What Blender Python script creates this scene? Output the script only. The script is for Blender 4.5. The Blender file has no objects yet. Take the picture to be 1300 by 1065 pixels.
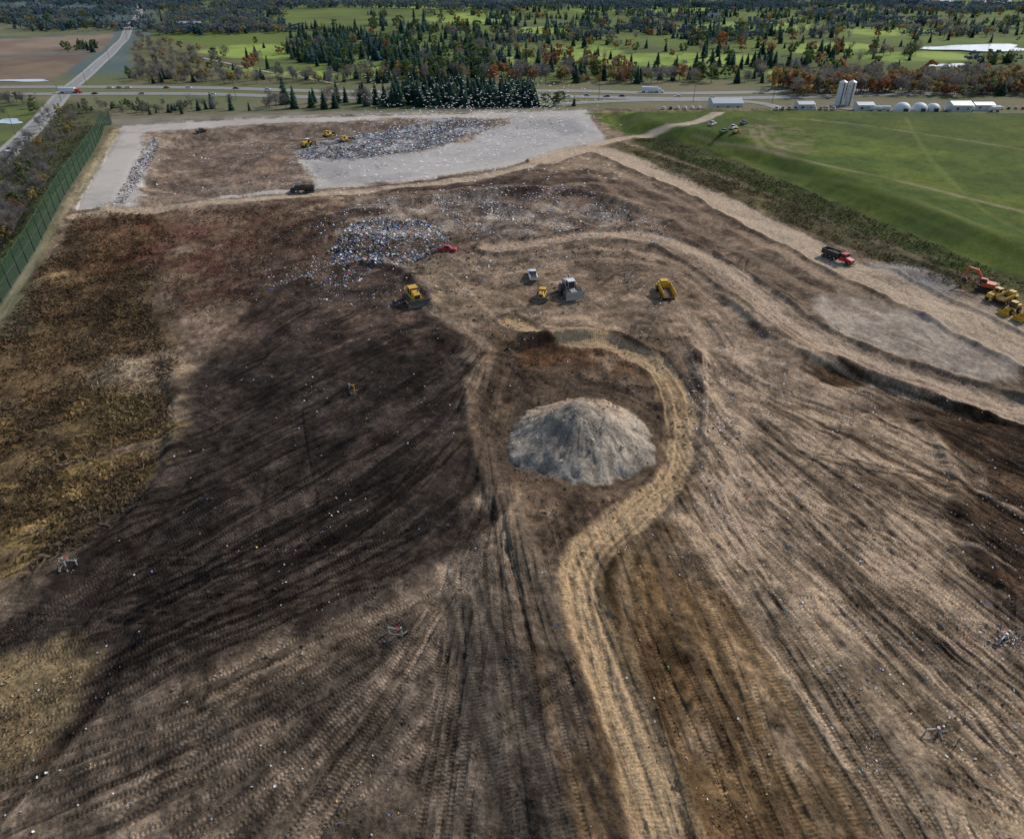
import bpy, bmesh, math, random
import numpy as np
from mathutils import Vector, Matrix
random.seed(4); rng=np.random.default_rng(7)
scn=bpy.context.scene
H=70.0; F=867.0; CX=650.0; CY=532.5
PIT=math.atan(577.5/F); cp,sp=math.cos(PIT),math.sin(PIT)
def lin(c):
    c=np.asarray(c,dtype=float)/255.0
    return np.where(c<=0.04045,c/12.92,((c+0.055)/1.055)**2.4)
def ss(a,b,x):
    t=np.clip((x-a)/(b-a),0,1); return t*t*(3-2*t)
_tab=rng.random((256,256)).astype(np.float32)
def vn(x,y):
    xi=np.floor(x); yi=np.floor(y); fx=x-xi; fy=y-yi
    fx=fx*fx*(3-2*fx); fy=fy*fy*(3-2*fy)
    xi=xi.astype(np.int64)&255; yi=yi.astype(np.int64)&255
    x1=(xi+1)&255; y1=(yi+1)&255
    return (_tab[yi,xi]*(1-fx)+_tab[yi,x1]*fx)*(1-fy)+(_tab[y1,xi]*(1-fx)+_tab[y1,x1]*fx)*fy
def fbm(x,y,sc,o=4,seed=0):
    r=0;a=1.0;t=0;x=np.asarray(x)/sc+seed*17.37;y=np.asarray(y)/sc+seed*9.71
    for k in range(o):
        r=r+a*(vn(x,y)-0.5); t+=a; a*=0.55
        x,y=(0.8*x+0.6*y)*2.03+5.1,(-0.6*x+0.8*y)*2.03+1.7
    return r*2.6/t
def flat(u,v,z=0.0):
    u=np.asarray(u,float);v=np.asarray(v,float)
    a=(u-CX)/F;b=-(v-CY)/F
    dx=a;dy=cp+b*sp;dz=-sp+b*cp
    t=(H-z)/(-dz); return dx*t,dy*t
def sd(x,y,poly):
    x=np.asarray(x,float);y=np.asarray(y,float)
    d=np.full(x.shape,1e18);ins=np.zeros(x.shape,bool);n=len(poly)
    for i in range(n):
        ax,ay=poly[i];bx,by=poly[(i+1)%n]
        ex,ey=bx-ax,by-ay;L=ex*ex+ey*ey+1e-9
        wx=x-ax;wy=y-ay
        t=np.clip((wx*ex+wy*ey)/L,0,1)
        d=np.minimum(d,(wx-ex*t)**2+(wy-ey*t)**2)
        if ay!=by:
            ins^=((ay>y)!=(by>y))&(x<ex*(y-ay)/(by-ay)+ax)
    d=np.sqrt(d); return np.where(ins,-d,d)
def fpoly(p):
    a=np.array(p,float);x,y=flat(a[:,0],a[:,1]);return list(zip(x,y))
Lp=fpoly([(0,395),(60,290),(142,160),(330,148),(745,138),(1000,138),(1400,146)])
Lp=[(-190,-60),(-160,60)]+Lp+[(900,420),(900,-60)]
PITP=fpoly([(195,172),(330,160),(600,151),(735,149),(755,168),(640,203),(500,222),(390,232),(180,252),(135,255),(165,200)])
GRN=fpoly([(790,168),(900,190),(1000,231),(1100,275),(1200,318),(1320,362),(1500,436)])
GRN=GRN+[(700,100),(700,440)]+fpoly([(1400,152),(1000,147),(850,150),(775,148)])
pcx,pcy=flat(736,550); pcx=float(pcx);pcy=float(pcy)
MND=[(505,308,16,9,1.8),(440,300,10,7,1.6),(560,432,6,3.5,1.6),(640,285,22,8,1.0),(1155,350,9,6,2.0),(480,175,40,18,1.5),(560,165,35,16,1.5),(710,432,15,4,2.4),(610,470,5,14,1.2),(880,455,7,5,1.0),(1065,470,6,4,-.8),(340,195,7,7,1.8),(320,235,6,5,1.6),(215,200,6,6,1.7),(620,245,26,9,1.8),(400,290,12,12,1.6),(860,395,14,8,.9),(1000,460,18,7,1.2),(330,360,16,10,1.8),(735,553,24,22,-1.8),(640,352,20,3,.9),(480,270,14,5,1.6)]
MNDW=[(float(flat(a,b)[0]),float(flat(a,b)[1]),c,d,e) for a,b,c,d,e in MND]
def hfun(x,y):
    x=np.asarray(x,float);y=np.asarray(y,float)
    z=-8*ss(0,35,sd(x,y,Lp))
    z=z-8*ss(12,125,-x)*(1-ss(140,260,y))
    z=z-7*ss(20,120,x)*(1-ss(90,160,y))
    z=z-3*ss(0,18,-sd(x,y,PITP))
    z=z+5.0*ss(0,15,-sd(x,y,GRN))
    r=np.hypot(x-pcx,(y-pcy)*1.0)
    r=r*(1+0.10*fbm(x,y,7,3,5))
    z=z+np.where(r<13.4,8.4*(1-np.clip(np.sqrt((r/13.4)**2+0.006),0,1)),0)
    for a,b,c,d,e in MNDW:
        q=((x-a)/c)**2+((y-b)/d)**2
        z=z+e*np.exp(-q*1.3)
    z=z+3.5*fbm(x,y,260,2,9)*ss(520,800,y)
    return z
def P(u,v):
    u=np.asarray(u,float);v=np.asarray(v,float);z=np.zeros(u.shape)
    for k in range(22):
        x,y=flat(u,v,z); z=0.4*z+0.6*hfun(x,y)
    x,y=flat(u,v,z); return x,y,hfun(x,y)
def PW(p):
    a=np.array(p,float);x,y,z=P(a[:,0],a[:,1]);return list(zip(x,y))
def smooth(pts,n=6):
    pts=[np.array(p,float) for p in pts];o=[]
    for i in range(len(pts)-1):
        p0=pts[max(i-1,0)];p1=pts[i];p2=pts[i+1];p3=pts[min(i+2,len(pts)-1)]
        for k in range(n):
            t=k/n
            o.append(0.5*((2*p1)+(-p0+p2)*t+(2*p0-5*p1+4*p2-p3)*t*t+(-p0+3*p1-3*p2+p3)*t**3))
    o.append(pts[-1]);return [tuple(q) for q in o]
# ---------------- grid
vs=np.concatenate([np.arange(1180,-39,-1.1),[-40.5,-41.5]])
_,Y=flat(np.full(vs.shape,650.),vs)
T=np.concatenate([np.linspace(-2.6,-0.80,60)[:-1],np.linspace(-0.80,0.80,1260),np.linspace(0.80,2.6,60)[1:]])
NR,NC=len(Y),len(T)
dep=Y*cp+H*sp
XX=(T[None,:]*dep[:,None]);YY=np.repeat(Y[:,None],NC,1)
ZZ=hfun(XX,YY)
C=np.zeros((NR,NC,3));CL=np.zeros((NR,NC));SS=np.zeros((NR,NC));M=np.ones((NR,NC));AM=np.ones((NR,NC))
def gij(x,y):
    x=np.atleast_1d(np.asarray(x,float));y=np.atleast_1d(np.asarray(y,float))
    i=np.clip(np.searchsorted(Y,y)-1,0,NR-2);t=x/(y*cp+H*sp);j=np.clip(np.searchsorted(T,t)-1,0,NC-2);return x,y,i,t,j
def gz(x,y):
    x,y,i,t,j=gij(x,y)
    fy=np.clip((y-Y[i])/(Y[i+1]-Y[i]),0,1);fx=np.clip((t-T[j])/(T[j+1]-T[j]),0,1)
    return (ZZ[i,j]*(1-fx)+ZZ[i,j+1]*fx)*(1-fy)+(ZZ[i+1,j]*(1-fx)+ZZ[i+1,j+1]*fx)*fy
def gcol(x,y):
    x,y,i,t,j=gij(x,y);return C[i,j]
def win(x0,x1,y0,y1):
    i0=max(np.searchsorted(Y,y0)-1,0);i1=min(np.searchsorted(Y,y1)+1,NR)
    yl=max(y0,Y[0]);yh=min(max(y1,Y[0]),Y[-1])
    d0=yl*cp+H*sp;d1=yh*cp+H*sp
    ts=[x0/d0,x0/d1,x1/d0,x1/d1]
    j0=max(np.searchsorted(T,min(ts))-1,0);j1=min(np.searchsorted(T,max(ts))+1,NC)
    return slice(i0,i1),slice(j0,j1)
def mixc(x,y,c1,c2,sc,seed=1,o=4):
    c1=lin(c1)
    if c2 is None: return np.ones(x.shape+(3,))*c1
    m=np.clip(0.5+fbm(x,y,sc,o,seed)*1.3,0,1)[...,None]
    return c1*(1-m)+lin(c2)*m
_sd=[0];GAIN=[1.0]
def fillw(w,c1,c2=None,nsc=8,edge=1.5,warp=3,wsc=10,alpha=1,br=0,am=None):
    _sd[0]+=1
    xs=[p[0] for p in w];ys=[p[1] for p in w];q=edge+warp*1.3
    I,J=win(min(xs)-q,max(xs)+q,min(ys)-q,max(ys)+q)
    x=XX[I,J];y=YY[I,J]
    if x.size==0:return
    d=sd(x,y,w)+warp*fbm(x,y,wsc,4,_sd[0])
    m=(1-ss(-edge,edge,d))*alpha
    if br: m=m*np.clip(0.5+br*fbm(x,y,nsc*.7,4,_sd[0]+3),0,1)
    if am is not None: AM[I,J]=AM[I,J]*(1-m)+am*m
    m=m[...,None]
    C[I,J]=C[I,J]*(1-m)+mixc(x,y,c1,c2,nsc,_sd[0])*m*GAIN[0]
def fill(p,*a,**k): fillw(PW(p),*a,**k)
def ell(u,v,ru,rv,*a,**k):
    fill([(u+ru*math.cos(t),v+rv*math.sin(t)) for t in np.linspace(0,2*math.pi,11)[:-1]],*a,**k)
def field(pts,R):
    xs=[p[0] for p in pts];ys=[p[1] for p in pts]
    I,J=win(min(xs)-R,max(xs)+R,min(ys)-R,max(ys)+R)
    x=XX[I,J];y=YY[I,J]
    D=np.full(x.shape,1e9);G=np.zeros(x.shape);S=np.zeros(x.shape);s0=0
    for i in range(len(pts)-1):
        ax,ay=pts[i];bx,by=pts[i+1];ex,ey=bx-ax,by-ay;L=math.hypot(ex,ey)
        if L<1e-6:continue
        a,b=win(min(ax,bx)-R,max(ax,bx)+R,min(ay,by)-R,max(ay,by)+R)
        a=slice(max(a.start,I.start)-I.start,min(a.stop,I.stop)-I.start);b=slice(max(b.start,J.start)-J.start,min(b.stop,J.stop)-J.start)
        if a.stop<=a.start or b.stop<=b.start: s0+=L;continue
        wx=x[a,b]-ax;wy=y[a,b]-ay
        t=np.clip((wx*ex+wy*ey)/(L*L),0,1)
        dd=np.hypot(wx-ex*t,wy-ey*t);sg=np.sign(ex*wy-ey*wx)
        mk=dd<D[a,b]
        D[a,b]=np.where(mk,dd,D[a,b]);G[a,b]=np.where(mk,sg,G[a,b]);S[a,b]=np.where(mk,s0+t*L,S[a,b]);s0+=L
    return I,J,D,G,S
def droad(p,w,c1,c2,alpha=1,warp=.8,rut=.25,n=6,edge=.8,deep=.12,cleat=0,berm=0):
    _sd[0]+=1
    pts=smooth(PW(p),n)
    I,J,D,G,S=field(pts,w/2+edge+warp+1+(3 if berm else 0))
    if D.size==0:return
    x=XX[I,J];y=YY[I,J]
    D2=D+warp*fbm(x,y,7,3,_sd[0])
    m=(1-ss(w/2-edge,w/2+edge,D2))*alpha
    sgd=D*G
    st=vn(sgd*1.6+_sd[0]*7+50,S*.03+3)*.6+vn(sgd*.5+80,S*.02+8)*.4
    c=mixc(x,y,c1,c2,9,_sd[0])*(1+rut*2.2*(st-.5))[...,None]*GAIN[0]
    C[I,J]=C[I,J]*(1-m[...,None])+c*m[...,None]
    ZZ[I,J]-=m*deep*(0.6+1.2*(st-.5))
    if berm:
        bm_=np.exp(-((D2-w/2-1.1)/.9)**2);ZZ[I,J]+=berm*bm_*(.6+.8*vn(S*.2,sgd*0+3));C[I,J]*=(1-.22*bm_)[...,None]
    CL[I,J]*=(1-m)
    if cleat:
        cm_=ss(.4,.6,st)*m;CL[I,J]=np.where(cm_>.3,cm_*cleat,CL[I,J]);SS[I,J]=np.where(m>.3,S,SS[I,J])
def ridge(p,h,w):
    pts=smooth(PW(p),6);I,J,D,G,S=field(pts,w*2.5)
    if D.size==0:return
    k=np.where(D*G>0,1.0,.55)
    e_=ss(0,8,S)*(1-ss(S.max()-8,S.max(),S))
    ZZ[I,J]+=h*np.exp(-(D/(w*k))**2)*e_*(.7+.6*vn(S*.12,S*0+2))
# ---------------- colour regions
C[:]=mixc(XX,YY,(98,102,70),(114,106,84),60,1);AM[:]=.6
fillw([(-6000,650),(6000,650),(6000,20000),(-6000,20000)],(74,90,90),(92,102,98),220,edge=60,warp=60,wsc=300)  # far land: distance haze painted in as a bluish ground colour
# golf course
fill([(165,104),(1500,100),(1900,-5),(200,-5),(200,30)],(98,110,58),(86,92,58),90,edge=8,warp=15,wsc=60)
fill([(175,42),(262,60),(330,88),(440,107),(160,108)],(108,102,74),(88,88,62),25,edge=6,warp=10,wsc=40)
for e in [(330,66,80,9),(400,96,60,5),(600,24,60,7),(700,40,60,6),(850,76,130,9),(1060,62,60,8),(740,66,60,8),(1160,72,70,7),(950,35,90,7),(480,92,30,7),(640,78,40,6),(1130,40,60,6),(560,8,90,4),(820,12,100,4),(1030,92,60,4),(300,88,30,4)]:
    ell(*e,(138,152,76),(112,130,64),40,edge=5,warp=12,wsc=50)
fill([(-60,50),(145,44),(128,66),(-60,72)],(134,116,100),(114,98,86),60,edge=3,warp=2)
fill([(-60,75),(120,69),(62,106),(-60,106)],(104,86,76),(120,104,86),40,edge=3,warp=2)
fill([(-60,30),(60,28),(150,38),(140,43),(-60,48)],(108,110,82),(96,98,72),40,edge=3,warp=3)
fill([(-60,128),(78,128),(60,150),(-60,230)],(96,106,60),(84,90,60),20,edge=3,warp=3)
fill([(90,128),(140,146),(130,160),(95,200),(40,285),(0,360),(-60,460),(-60,250),(55,150)],(90,92,60),(74,72,56),14,edge=3,warp=5)
fill([(135,160),(100,205),(45,285),(-10,375),(-40,400),(-5,340),(60,240),(100,180)],(112,116,66),(96,98,60),10,edge=2,warp=3)
# landfill base
fillw(Lp,(118,103,87),(92,80,69),22,edge=3,warp=2,am=1)
fill([(140,152),(330,144),(745,136),(760,146),(600,152),(330,160),(195,170),(150,165)],(124,118,108),(106,98,84),15,edge=2,warp=2)
# cell
fill([(155,160),(330,151),(600,145),(745,140),(760,165),(772,178),(640,212),(500,233),(390,242),(190,262),(96,268),(130,205)],(152,148,144),(138,134,130),30,edge=1,warp=1,am=.3)
fill([(560,192),(640,152),(745,146),(762,172),(640,209),(500,229),(420,234),(398,222),(392,206)],(142,139,138),(130,128,127),40,edge=2,warp=3,am=.12)
fill([(190,168),(330,158),(545,150),(640,151),(590,180),(540,192),(440,200),(385,204),(388,222),(402,238),(300,246),(180,260),(176,225),(188,195)],(120,106,94),(94,82,73),14,edge=2,warp=6,wsc=14,am=1)
fill([(230,185),(370,180),(370,230),(210,235)],(104,88,76),(86,74,66),9,edge=6,warp=8,alpha=.8)
fill([(376,196),(400,182),(480,168),(560,152),(620,151),(585,178),(545,190),(470,200),(385,204)],(98,94,92),(132,132,136),5,edge=2,warp=6,wsc=9,am=1.2)
fill([(178,190),(196,172),(202,180),(190,210),(160,258),(146,262)],(110,106,104),(146,144,142),3,edge=1,warp=2)
droad([(98,262),(128,212),(156,166)],1.2,(120,114,106),(110,104,98),alpha=.6)
# upper landfill
fill([(95,272),(400,248),(640,225),(760,215),(900,262),(1000,300),(960,350),(830,300),(640,320),(420,345),(330,400),(230,450),(200,300)],(110,94,80),(78,65,56),10,edge=4,warp=8)
fill([(180,275),(400,258),(440,290),(400,335),(300,390),(215,400),(190,320)],(88,64,55),(96,80,65),7,edge=6,warp=10)
fill([(480,232),(640,222),(740,215),(780,240),(700,262),(560,268),(470,262)],(90,76,66),(62,50,44),6,edge=3,warp=6)
fill([(430,255),(560,250),(800,262),(790,292),(640,300),(430,300)],(130,121,112),(90,77,67),5,edge=4,warp=8,alpha=.7,am=1.3)
fill([(330,300),(420,262),(470,270),(400,320),(350,350)],(76,60,50),(62,50,44),5,edge=2,warp=5,alpha=.8)
# vegetation at left
fill([(100,272),(190,270),(205,300),(195,380),(215,470),(218,540),(190,640),(110,690),(20,745),(-150,840),(-150,560),(0,420)],(90,74,55),(68,57,43),6,edge=5,warp=16,wsc=14,am=1.2)
fill([(60,330),(150,310),(180,400),(100,470),(0,560),(-60,560)],(104,85,60),(76,63,48),5,edge=5,warp=12,alpha=.7)
fill([(130,500),(205,490),(210,560),(170,640),(60,690),(0,700),(20,620),(80,560)],(130,111,72),(90,75,52),4,edge=5,warp=12,wsc=7,alpha=.85)
fill([(-60,560),(20,520),(60,560),(0,640),(-60,680)],(114,94,60),(86,70,50),4,edge=4,warp=9,alpha=.7)
fill([(110,285),(190,275),(200,330),(120,345)],(92,58,47),(92,74,56),5,edge=5,warp=8,alpha=.8)
fill([(110,480),(150,455),(205,470),(200,500),(120,500)],(124,111,94),(108,94,77),5,edge=2,warp=3,alpha=.8)
for k in range(26):
    u=random.uniform(-20,200);v=random.uniform(300,680)
    if u<110-(v-270)*.55: continue
    ell(u,v,random.uniform(10,26),random.uniform(5,12),random.choice([(66,56,44),(80,66,50),(118,100,72),(92,62,48),(74,72,50)]),(88,74,54),3,edge=2,warp=5,wsc=5,alpha=.6)
# dark soil
fill([(400,345),(500,335),(560,400),(590,460),(596,560),(630,660),(560,720),(390,830),(210,905),(30,985),(-150,1100),(-150,850),(0,770),(120,690),(195,640),(225,560),(216,480),(260,440)],(66,57,50),(46,40,37),6,edge=3,warp=8,wsc=16)
fill([(230,480),(420,410),(560,440),(590,560),(590,640),(400,740),(200,850),(40,920),(-80,900),(150,720),(210,620)],(54,47,43),(35,32,30),5,edge=6,warp=13,wsc=14,alpha=.75)
fill([(300,330),(480,330),(550,380),(540,440),(400,440),(270,450)],(86,71,61),(58,49,44),5,edge=4,warp=8,alpha=.8)
fill([(610,640),(690,800),(740,990),(760,1200),(-150,1250),(-100,1080),(40,975),(220,905),(450,800)],(108,95,82),(78,69,61),6,edge=4,warp=9,wsc=14)
fill([(555,760),(620,735),(700,890),(725,1000),(740,1100),(650,1100),(590,920)],(68,62,56),(56,52,48),4,edge=3,warp=4,alpha=.75)
# right slope
fill([(870,450),(1000,470),(1300,560),(1700,700),(1700,1300),(1150,1300),(930,800),(860,640),(880,540)],(138,121,103),(108,94,80),9,edge=4,warp=7)
fill([(900,330),(1010,420),(1180,495),(1400,560),(1400,590),(1100,530),(880,470),(850,400),(800,320)],(130,114,98),(104,90,77),7,edge=4,warp=6)
fill([(740,700),(860,650),(920,760),(1010,880),(1120,1000),(1180,1200),(700,1250),(700,980),(735,850)],(116,95,70),(88,70,51),6,edge=4,warp=6)
fill([(820,690),(1000,900),(1070,1200),(860,1200),(830,950),(790,800)],(98,77,53),(78,62,44),5,edge=4,warp=6,alpha=.7)
fill([(1140,505),(1230,520),(1420,560),(1500,900),(1330,820),(1250,720),(1205,640),(1195,570)],(74,58,44),(54,44,36),6,edge=2,warp=4,wsc=12)
fill([(1000,800),(1300,860),(1500,1200),(1150,1200)],(128,112,92),(100,88,72),7,edge=12,warp=8,alpha=.7)
# centre
fill([(600,420),(700,405),(830,430),(880,520),(870,620),(800,680),(720,700),(640,650),(600,540)],(100,84,68),(74,62,52),5,edge=4,warp=5)
fill([(620,430),(800,430),(835,480),(780,470),(660,462)],(92,67,48),(70,55,43),4,edge=2,warp=3)
fill([(540,415),(585,418),(592,445),(548,452)],(52,42,37),(40,34,31),4,edge=1,warp=2)
fill([(600,330),(900,320),(900,420),(700,420),(600,400)],(120,103,87),(92,79,67),5,edge=6,warp=6,alpha=.7)
fill([(870,440),(900,455),(905,470),(880,468)],(58,46,39),(48,39,34),3,edge=1,warp=2)
fill([(1030,462),(1075,460),(1105,480),(1080,492),(1040,485)],(82,64,48),(68,54,43),3,edge=1,warp=2)
for k in range(60):
    u=random.uniform(230,1250);v=random.uniform(250,520)
    if u>900 and v<240+(u-800)*.42: continue
    ell(u,v,random.uniform(8,34),random.uniform(3,8),random.choice([(66,55,47),(78,63,52),(134,117,100),(74,58,47)]) if (u>600 or v<330) else (58,50,45),(86,73,61) if (u>600 or v<330) else (70,60,53),3,edge=1.2,warp=4,wsc=5,alpha=.65)
for k in range(26):
    u=random.uniform(850,1300);v=random.uniform(560,1000)
    ell(u,v,random.uniform(14,50),random.uniform(6,22),random.choice([(92,78,65),(144,127,108),(100,84,67)]),(120,105,89),3,edge=1.5,warp=5,wsc=6,alpha=.5)
# green
fill([(745,144),(850,141),(1000,140),(1400,147),(1700,300),(1700,560),(1400,420),(1300,368),(1200,332),(1100,292),(1000,247),(900,207),(820,182),(790,170)],(84,92,42),(70,82,41),25,edge=2,warp=3,am=.6)
fill([(845,172),(900,180),(1020,170),(1300,200),(1400,260),(1400,410),(1200,312),(1000,232),(900,195)],(92,102,44),(72,86,40),18,edge=8,warp=8,am=.6)
fill([(800,172),(845,173),(900,190),(1000,230),(1100,274),(1200,316),(1320,362),(1420,412),(1420,436),(1290,366),(1190,338),(1090,297),(990,252),(890,212),(800,182)],(54,62,35),(66,67,42),6,edge=2,warp=2)  # embankment face: slope shade put into a darker grass colour
fill([(780,178),(880,212),(990,254),(1090,298),(1190,338),(1290,370),(1400,420),(1290,384),(1190,360),(1085,320),(980,278),(900,245),(820,210),(772,190)],(84,76,54),(64,64,46),5,edge=1.5,warp=3)
fill([(930,158),(985,150),(1030,175),(1035,195),(1000,192),(960,182)],(132,114,94),(98,100,60),6,edge=3,warp=5,alpha=.7,br=2)
# ---------------- track passes
WA=PW([(225,440),(330,300),(480,262),(800,262),(1000,340),(1300,520),(1450,600),(1500,1200),(-150,1250),(-100,860),(60,735),(200,650)])
G0=[[(100,850),(330,740),(560,640)],[(200,640),(380,560),(560,470)],[(30,960),(330,830),(600,700)],[(260,480),(420,400),(520,350)],[(100,1040),(330,950),(540,840)],[(0,800),(200,700),(330,620)],[(400,640),(500,580),(590,520)],
 [(640,1050),(620,900),(590,760)],[(730,1050),(700,900),(650,760)],[(850,1050),(790,880),(745,740)],[(1000,1050),(940,880),(860,700)],[(1180,1050),(1080,900),(940,720)],
 [(1300,900),(1120,760),(950,620),(890,540)],[(1300,780),(1130,640),(1000,560),(910,500)],[(1300,640),(1150,560),(1000,510)],[(1300,540),(1100,480),(980,430),(900,370)],
 [(640,380),(760,345),(860,330)],[(600,430),(600,540),(630,660)],[(880,430),(900,500),(890,600)],[(430,290),(600,275),(780,270)],[(420,1050),(480,930),(540,840)],[(560,400),(640,395),(720,385)],[(1300,1040),(1150,860),(1000,720)]]
gp=[];gd=[]
for s in G0:
    w=smooth(PW(s),4)
    for i in range(len(w)-1):
        d=np.array(w[i+1])-np.array(w[i]);n=np.hypot(*d)
        gp.append((np.array(w[i])+np.array(w[i+1]))/2);a=2*math.atan2(d[1],d[0]);gd.append((math.cos(a),math.sin(a)))
gp=np.array(gp);gd=np.array(gd)
def dirat(x,y):
    w=1/(((gp[:,0]-x)**2+(gp[:,1]-y)**2)+80)**2
    v=(gd*w[:,None]).sum(0);a=math.atan2(v[1],v[0])/2
    return a
def stream(x,y,L,jit):
    out=[(x,y)];a0=dirat(x,y)+jit
    px,py=math.cos(a0),math.sin(a0)
    if random.random()<.5:px,py=-px,-py
    for k in range(int(L/2.5)):
        a=dirat(x,y)+jit;dx,dy=math.cos(a),math.sin(a)
        if dx*px+dy*py<0:dx,dy=-dx,-dy
        dx=dx*.25+px*.75;dy=dy*.25+py*.75;q=math.hypot(dx,dy);dx/=q;dy/=q
        x+=dx*2.5;y+=dy*2.5;px,py=dx,dy;out.append((x,y))
    return out
def nearp(pts): return any(math.hypot(a-pcx,b-pcy)<14.5 for a,b in pts)
xs=[p[0] for p in WA];ys=[p[1] for p in WA]
n=0
while n<1150:
    x=random.uniform(max(min(xs),-170),min(max(xs),190));y=random.uniform(18,260)
    if y>115 and random.random()<.62: continue
    if sd(np.array([x]),np.array([y]),WA)[0]>-1: continue
    kind=random.random()
    up=y>115
    pts=stream(x,y,random.uniform(8,20) if up else random.uniform(12,45),random.gauss(0,.07) if random.random()<.82 else random.gauss(0,.5))
    if nearp(pts): continue
    n+=1
    c0=gcol(x,y)[0].copy();dk=1.7 if c0.mean()<.045 else 1.0
    if kind<.6:
        w=random.uniform(.3,2.4);I,J,D,Gs,S=field(pts,w+1)
        if D.size==0:continue
        m=(1-ss(w*.5,w*.5+random.uniform(.15,.5),D));Lm=S.max()
        m*=ss(0,5,S)*(1-ss(Lm-7,Lm,S))
        sg=D*Gs
        if random.random()<.55:
            q=(m*.6*(.4+1.2*vn(sg*2+n*3,S*.06)))[...,None];q=np.clip(q,0,.85);C[I,J]=C[I,J]*(1-q)+c0*q
        M[I,J]*=1+random.choice([-.22,-.16,-.1,.1,.16,.24])*dk*m
        M[I,J]*=1+.4*dk*m*(vn(sg*2.4+n,S*.05)-.5)
        if random.random()<.3: ZZ[I,J]+=random.choice([-.12,.12])*m
    else:
        I,J,D,Gs,S=field(pts,2.2)
        if D.size==0:continue
        m=ss(.62,.74,D)*(1-ss(1.22,1.34,D));Lm=S.max();m*=ss(0,3,S)*(1-ss(Lm-3,Lm,S))
        M[I,J]*=1+random.choice([-.28,-.18,.12,.2,.28])*dk*m
        CL[I,J]=np.where(m>.3,m,CL[I,J]);SS[I,J]=np.where(m>.3,S,SS[I,J])
        ZZ[I,J]-=.09*m
for k in range(22):
    R0=random.uniform(14.2,19);a0=random.uniform(-2.2,2.2);a1=a0+random.uniform(.5,1.3)
    pts=[(pcx+R0*math.cos(t),pcy+R0*math.sin(t)) for t in np.linspace(a0,a1,14)]
    I,J,D,Gs,S=field(pts,1.4);m=1-ss(.2,.8,D);M[I,J]*=1+random.choice([-.2,.12,.18])*m;ZZ[I,J]-=.10*m
inL=1-ss(-2,2,sd(XX,YY,Lp))
dark=1+inL*(.36*fbm(XX,YY,1.6,3,31)+.34*fbm(XX,YY,5,3,33)+.20*fbm(XX,YY,24,3,34))
isg=(1-ss(-2,2,sd(XX,YY,GRN)))
M=1+(np.clip(M,.45,1.7)-1)*(1-isg)
damp=1-np.maximum(.4*isg,.75*(AM<.35))
C*=np.clip(M*(1+(dark-1)*damp),.3,2.1)[...,None]
C*=(1.12+inL*.19-isg*.25)[...,None]
q=(ss(.12,.32,fbm(XX,YY,4,4,71))*-.22+ss(.15,.35,fbm(XX,YY,6,4,73))*.2)*inL*(1-isg)*(AM>.4)
C*=(1+q)[...,None]
GAIN[0]=1.26
fill([(-80,835),(60,820),(95,850),(70,920),(20,965),(-80,990)],(118,103,78),(92,80,62),3,edge=2,warp=4)
# relief ridges
ridge([(330,400),(420,345),(500,340),(560,400)],1.5,3.0)
ridge([(590,470),(600,560),(640,660),(690,760)],1.0,2.4)
ridge([(470,262),(600,250),(740,246),(830,275)],1.6,3.5)
ridge([(640,440),(720,424),(800,436),(850,470)],1.1,1.8)
ridge([(870,440),(900,520),(890,620)],.8,2.0)
ridge([(900,365),(1000,440),(1120,485),(1290,540)],1.3,2.6)
ridge([(215,450),(225,540),(190,640),(90,720)],1.2,3.0)
ridge([(1145,505),(1200,580),(1240,700),(1330,810)],.9,2.2)
# gravel pads
fill([(1045,372),(1120,385),(1200,412),(1290,455),(1300,490),(1230,480),(1130,448),(1060,420),(1035,395)],(142,131,120),(124,113,103),6,edge=1.2,warp=2,am=.6)
fill([(1090,335),(1150,335),(1215,362),(1200,378),(1130,362)],(132,129,126),(114,109,104),6,edge=2,warp=2)
fill([(1180,372),(1320,395),(1400,440),(1320,430),(1230,402)],(142,130,114),(124,112,98),6,edge=2,warp=2)
droad([(1040,420),(1130,452),(1230,485),(1300,496)],1.5,(90,79,64),(102,91,74),alpha=.7)
for q in [[(965,160),(975,180),(1005,192),(1025,195)],[(955,165),(965,186),(990,195)],[(880,172),(950,186),(1030,206),(1150,232),(1310,272)],[(1000,150),(1100,160),(1300,190)]]:
    droad(q,2.2,(138,122,100),(104,100,68),alpha=.6,deep=.05)
for q in [[(860,190),(1000,222),(1150,250),(1320,320)],[(900,180),(1050,210),(1320,262)],[(1060,230),(1200,270),(1320,330)],[(1150,150),(1180,200),(1240,260),(1310,300)],[(930,200),(1080,245),(1320,345)]]:
    droad(q,1.8,(102,104,56),(92,96,52),alpha=.5,deep=.03)
# dirt haul roads
HR=((158,143,125),(138,123,107))
droad([(98,275),(200,264),(400,247),(500,238),(640,218),(745,188)],6,*HR,alpha=.95)
droad([(740,190),(790,176),(840,165),(885,155),(930,144)],6,*HR)
droad([(700,215),(760,208),(840,246),(930,290),(1050,352),(1120,392)],4,(130,113,97),(110,96,83),alpha=.7)
droad([(690,205),(745,190),(790,200),(860,230),(930,264),(1010,305),(1100,349),(1200,396),(1300,448),(1420,508)],12,(168,151,132),(148,132,115),rut=.4,berm=.5)
droad([(1420,565),(1300,524),(1200,492),(1100,458),(1020,422),(965,380),(905,338),(840,305),(770,298),(700,307),(630,315)],10,(152,134,116),(126,110,96),rut=.7,deep=.35,berm=.7)
droad([(1420,560),(1300,519),(1200,487),(1100,453),(1020,417),(965,374),(905,332),(840,300),(770,294)],2.4,(170,152,133),(154,137,120),rut=.5,deep=.1,alpha=.8)
droad([(760,222),(800,262),(860,300),(900,320)],3,(120,98,82),(108,92,79),alpha=.7)
droad([(500,246),(640,238),(770,232),(830,262),(900,300),(1000,350),(1100,398)],4.0,(128,111,95),(108,95,82),alpha=.6)
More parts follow.
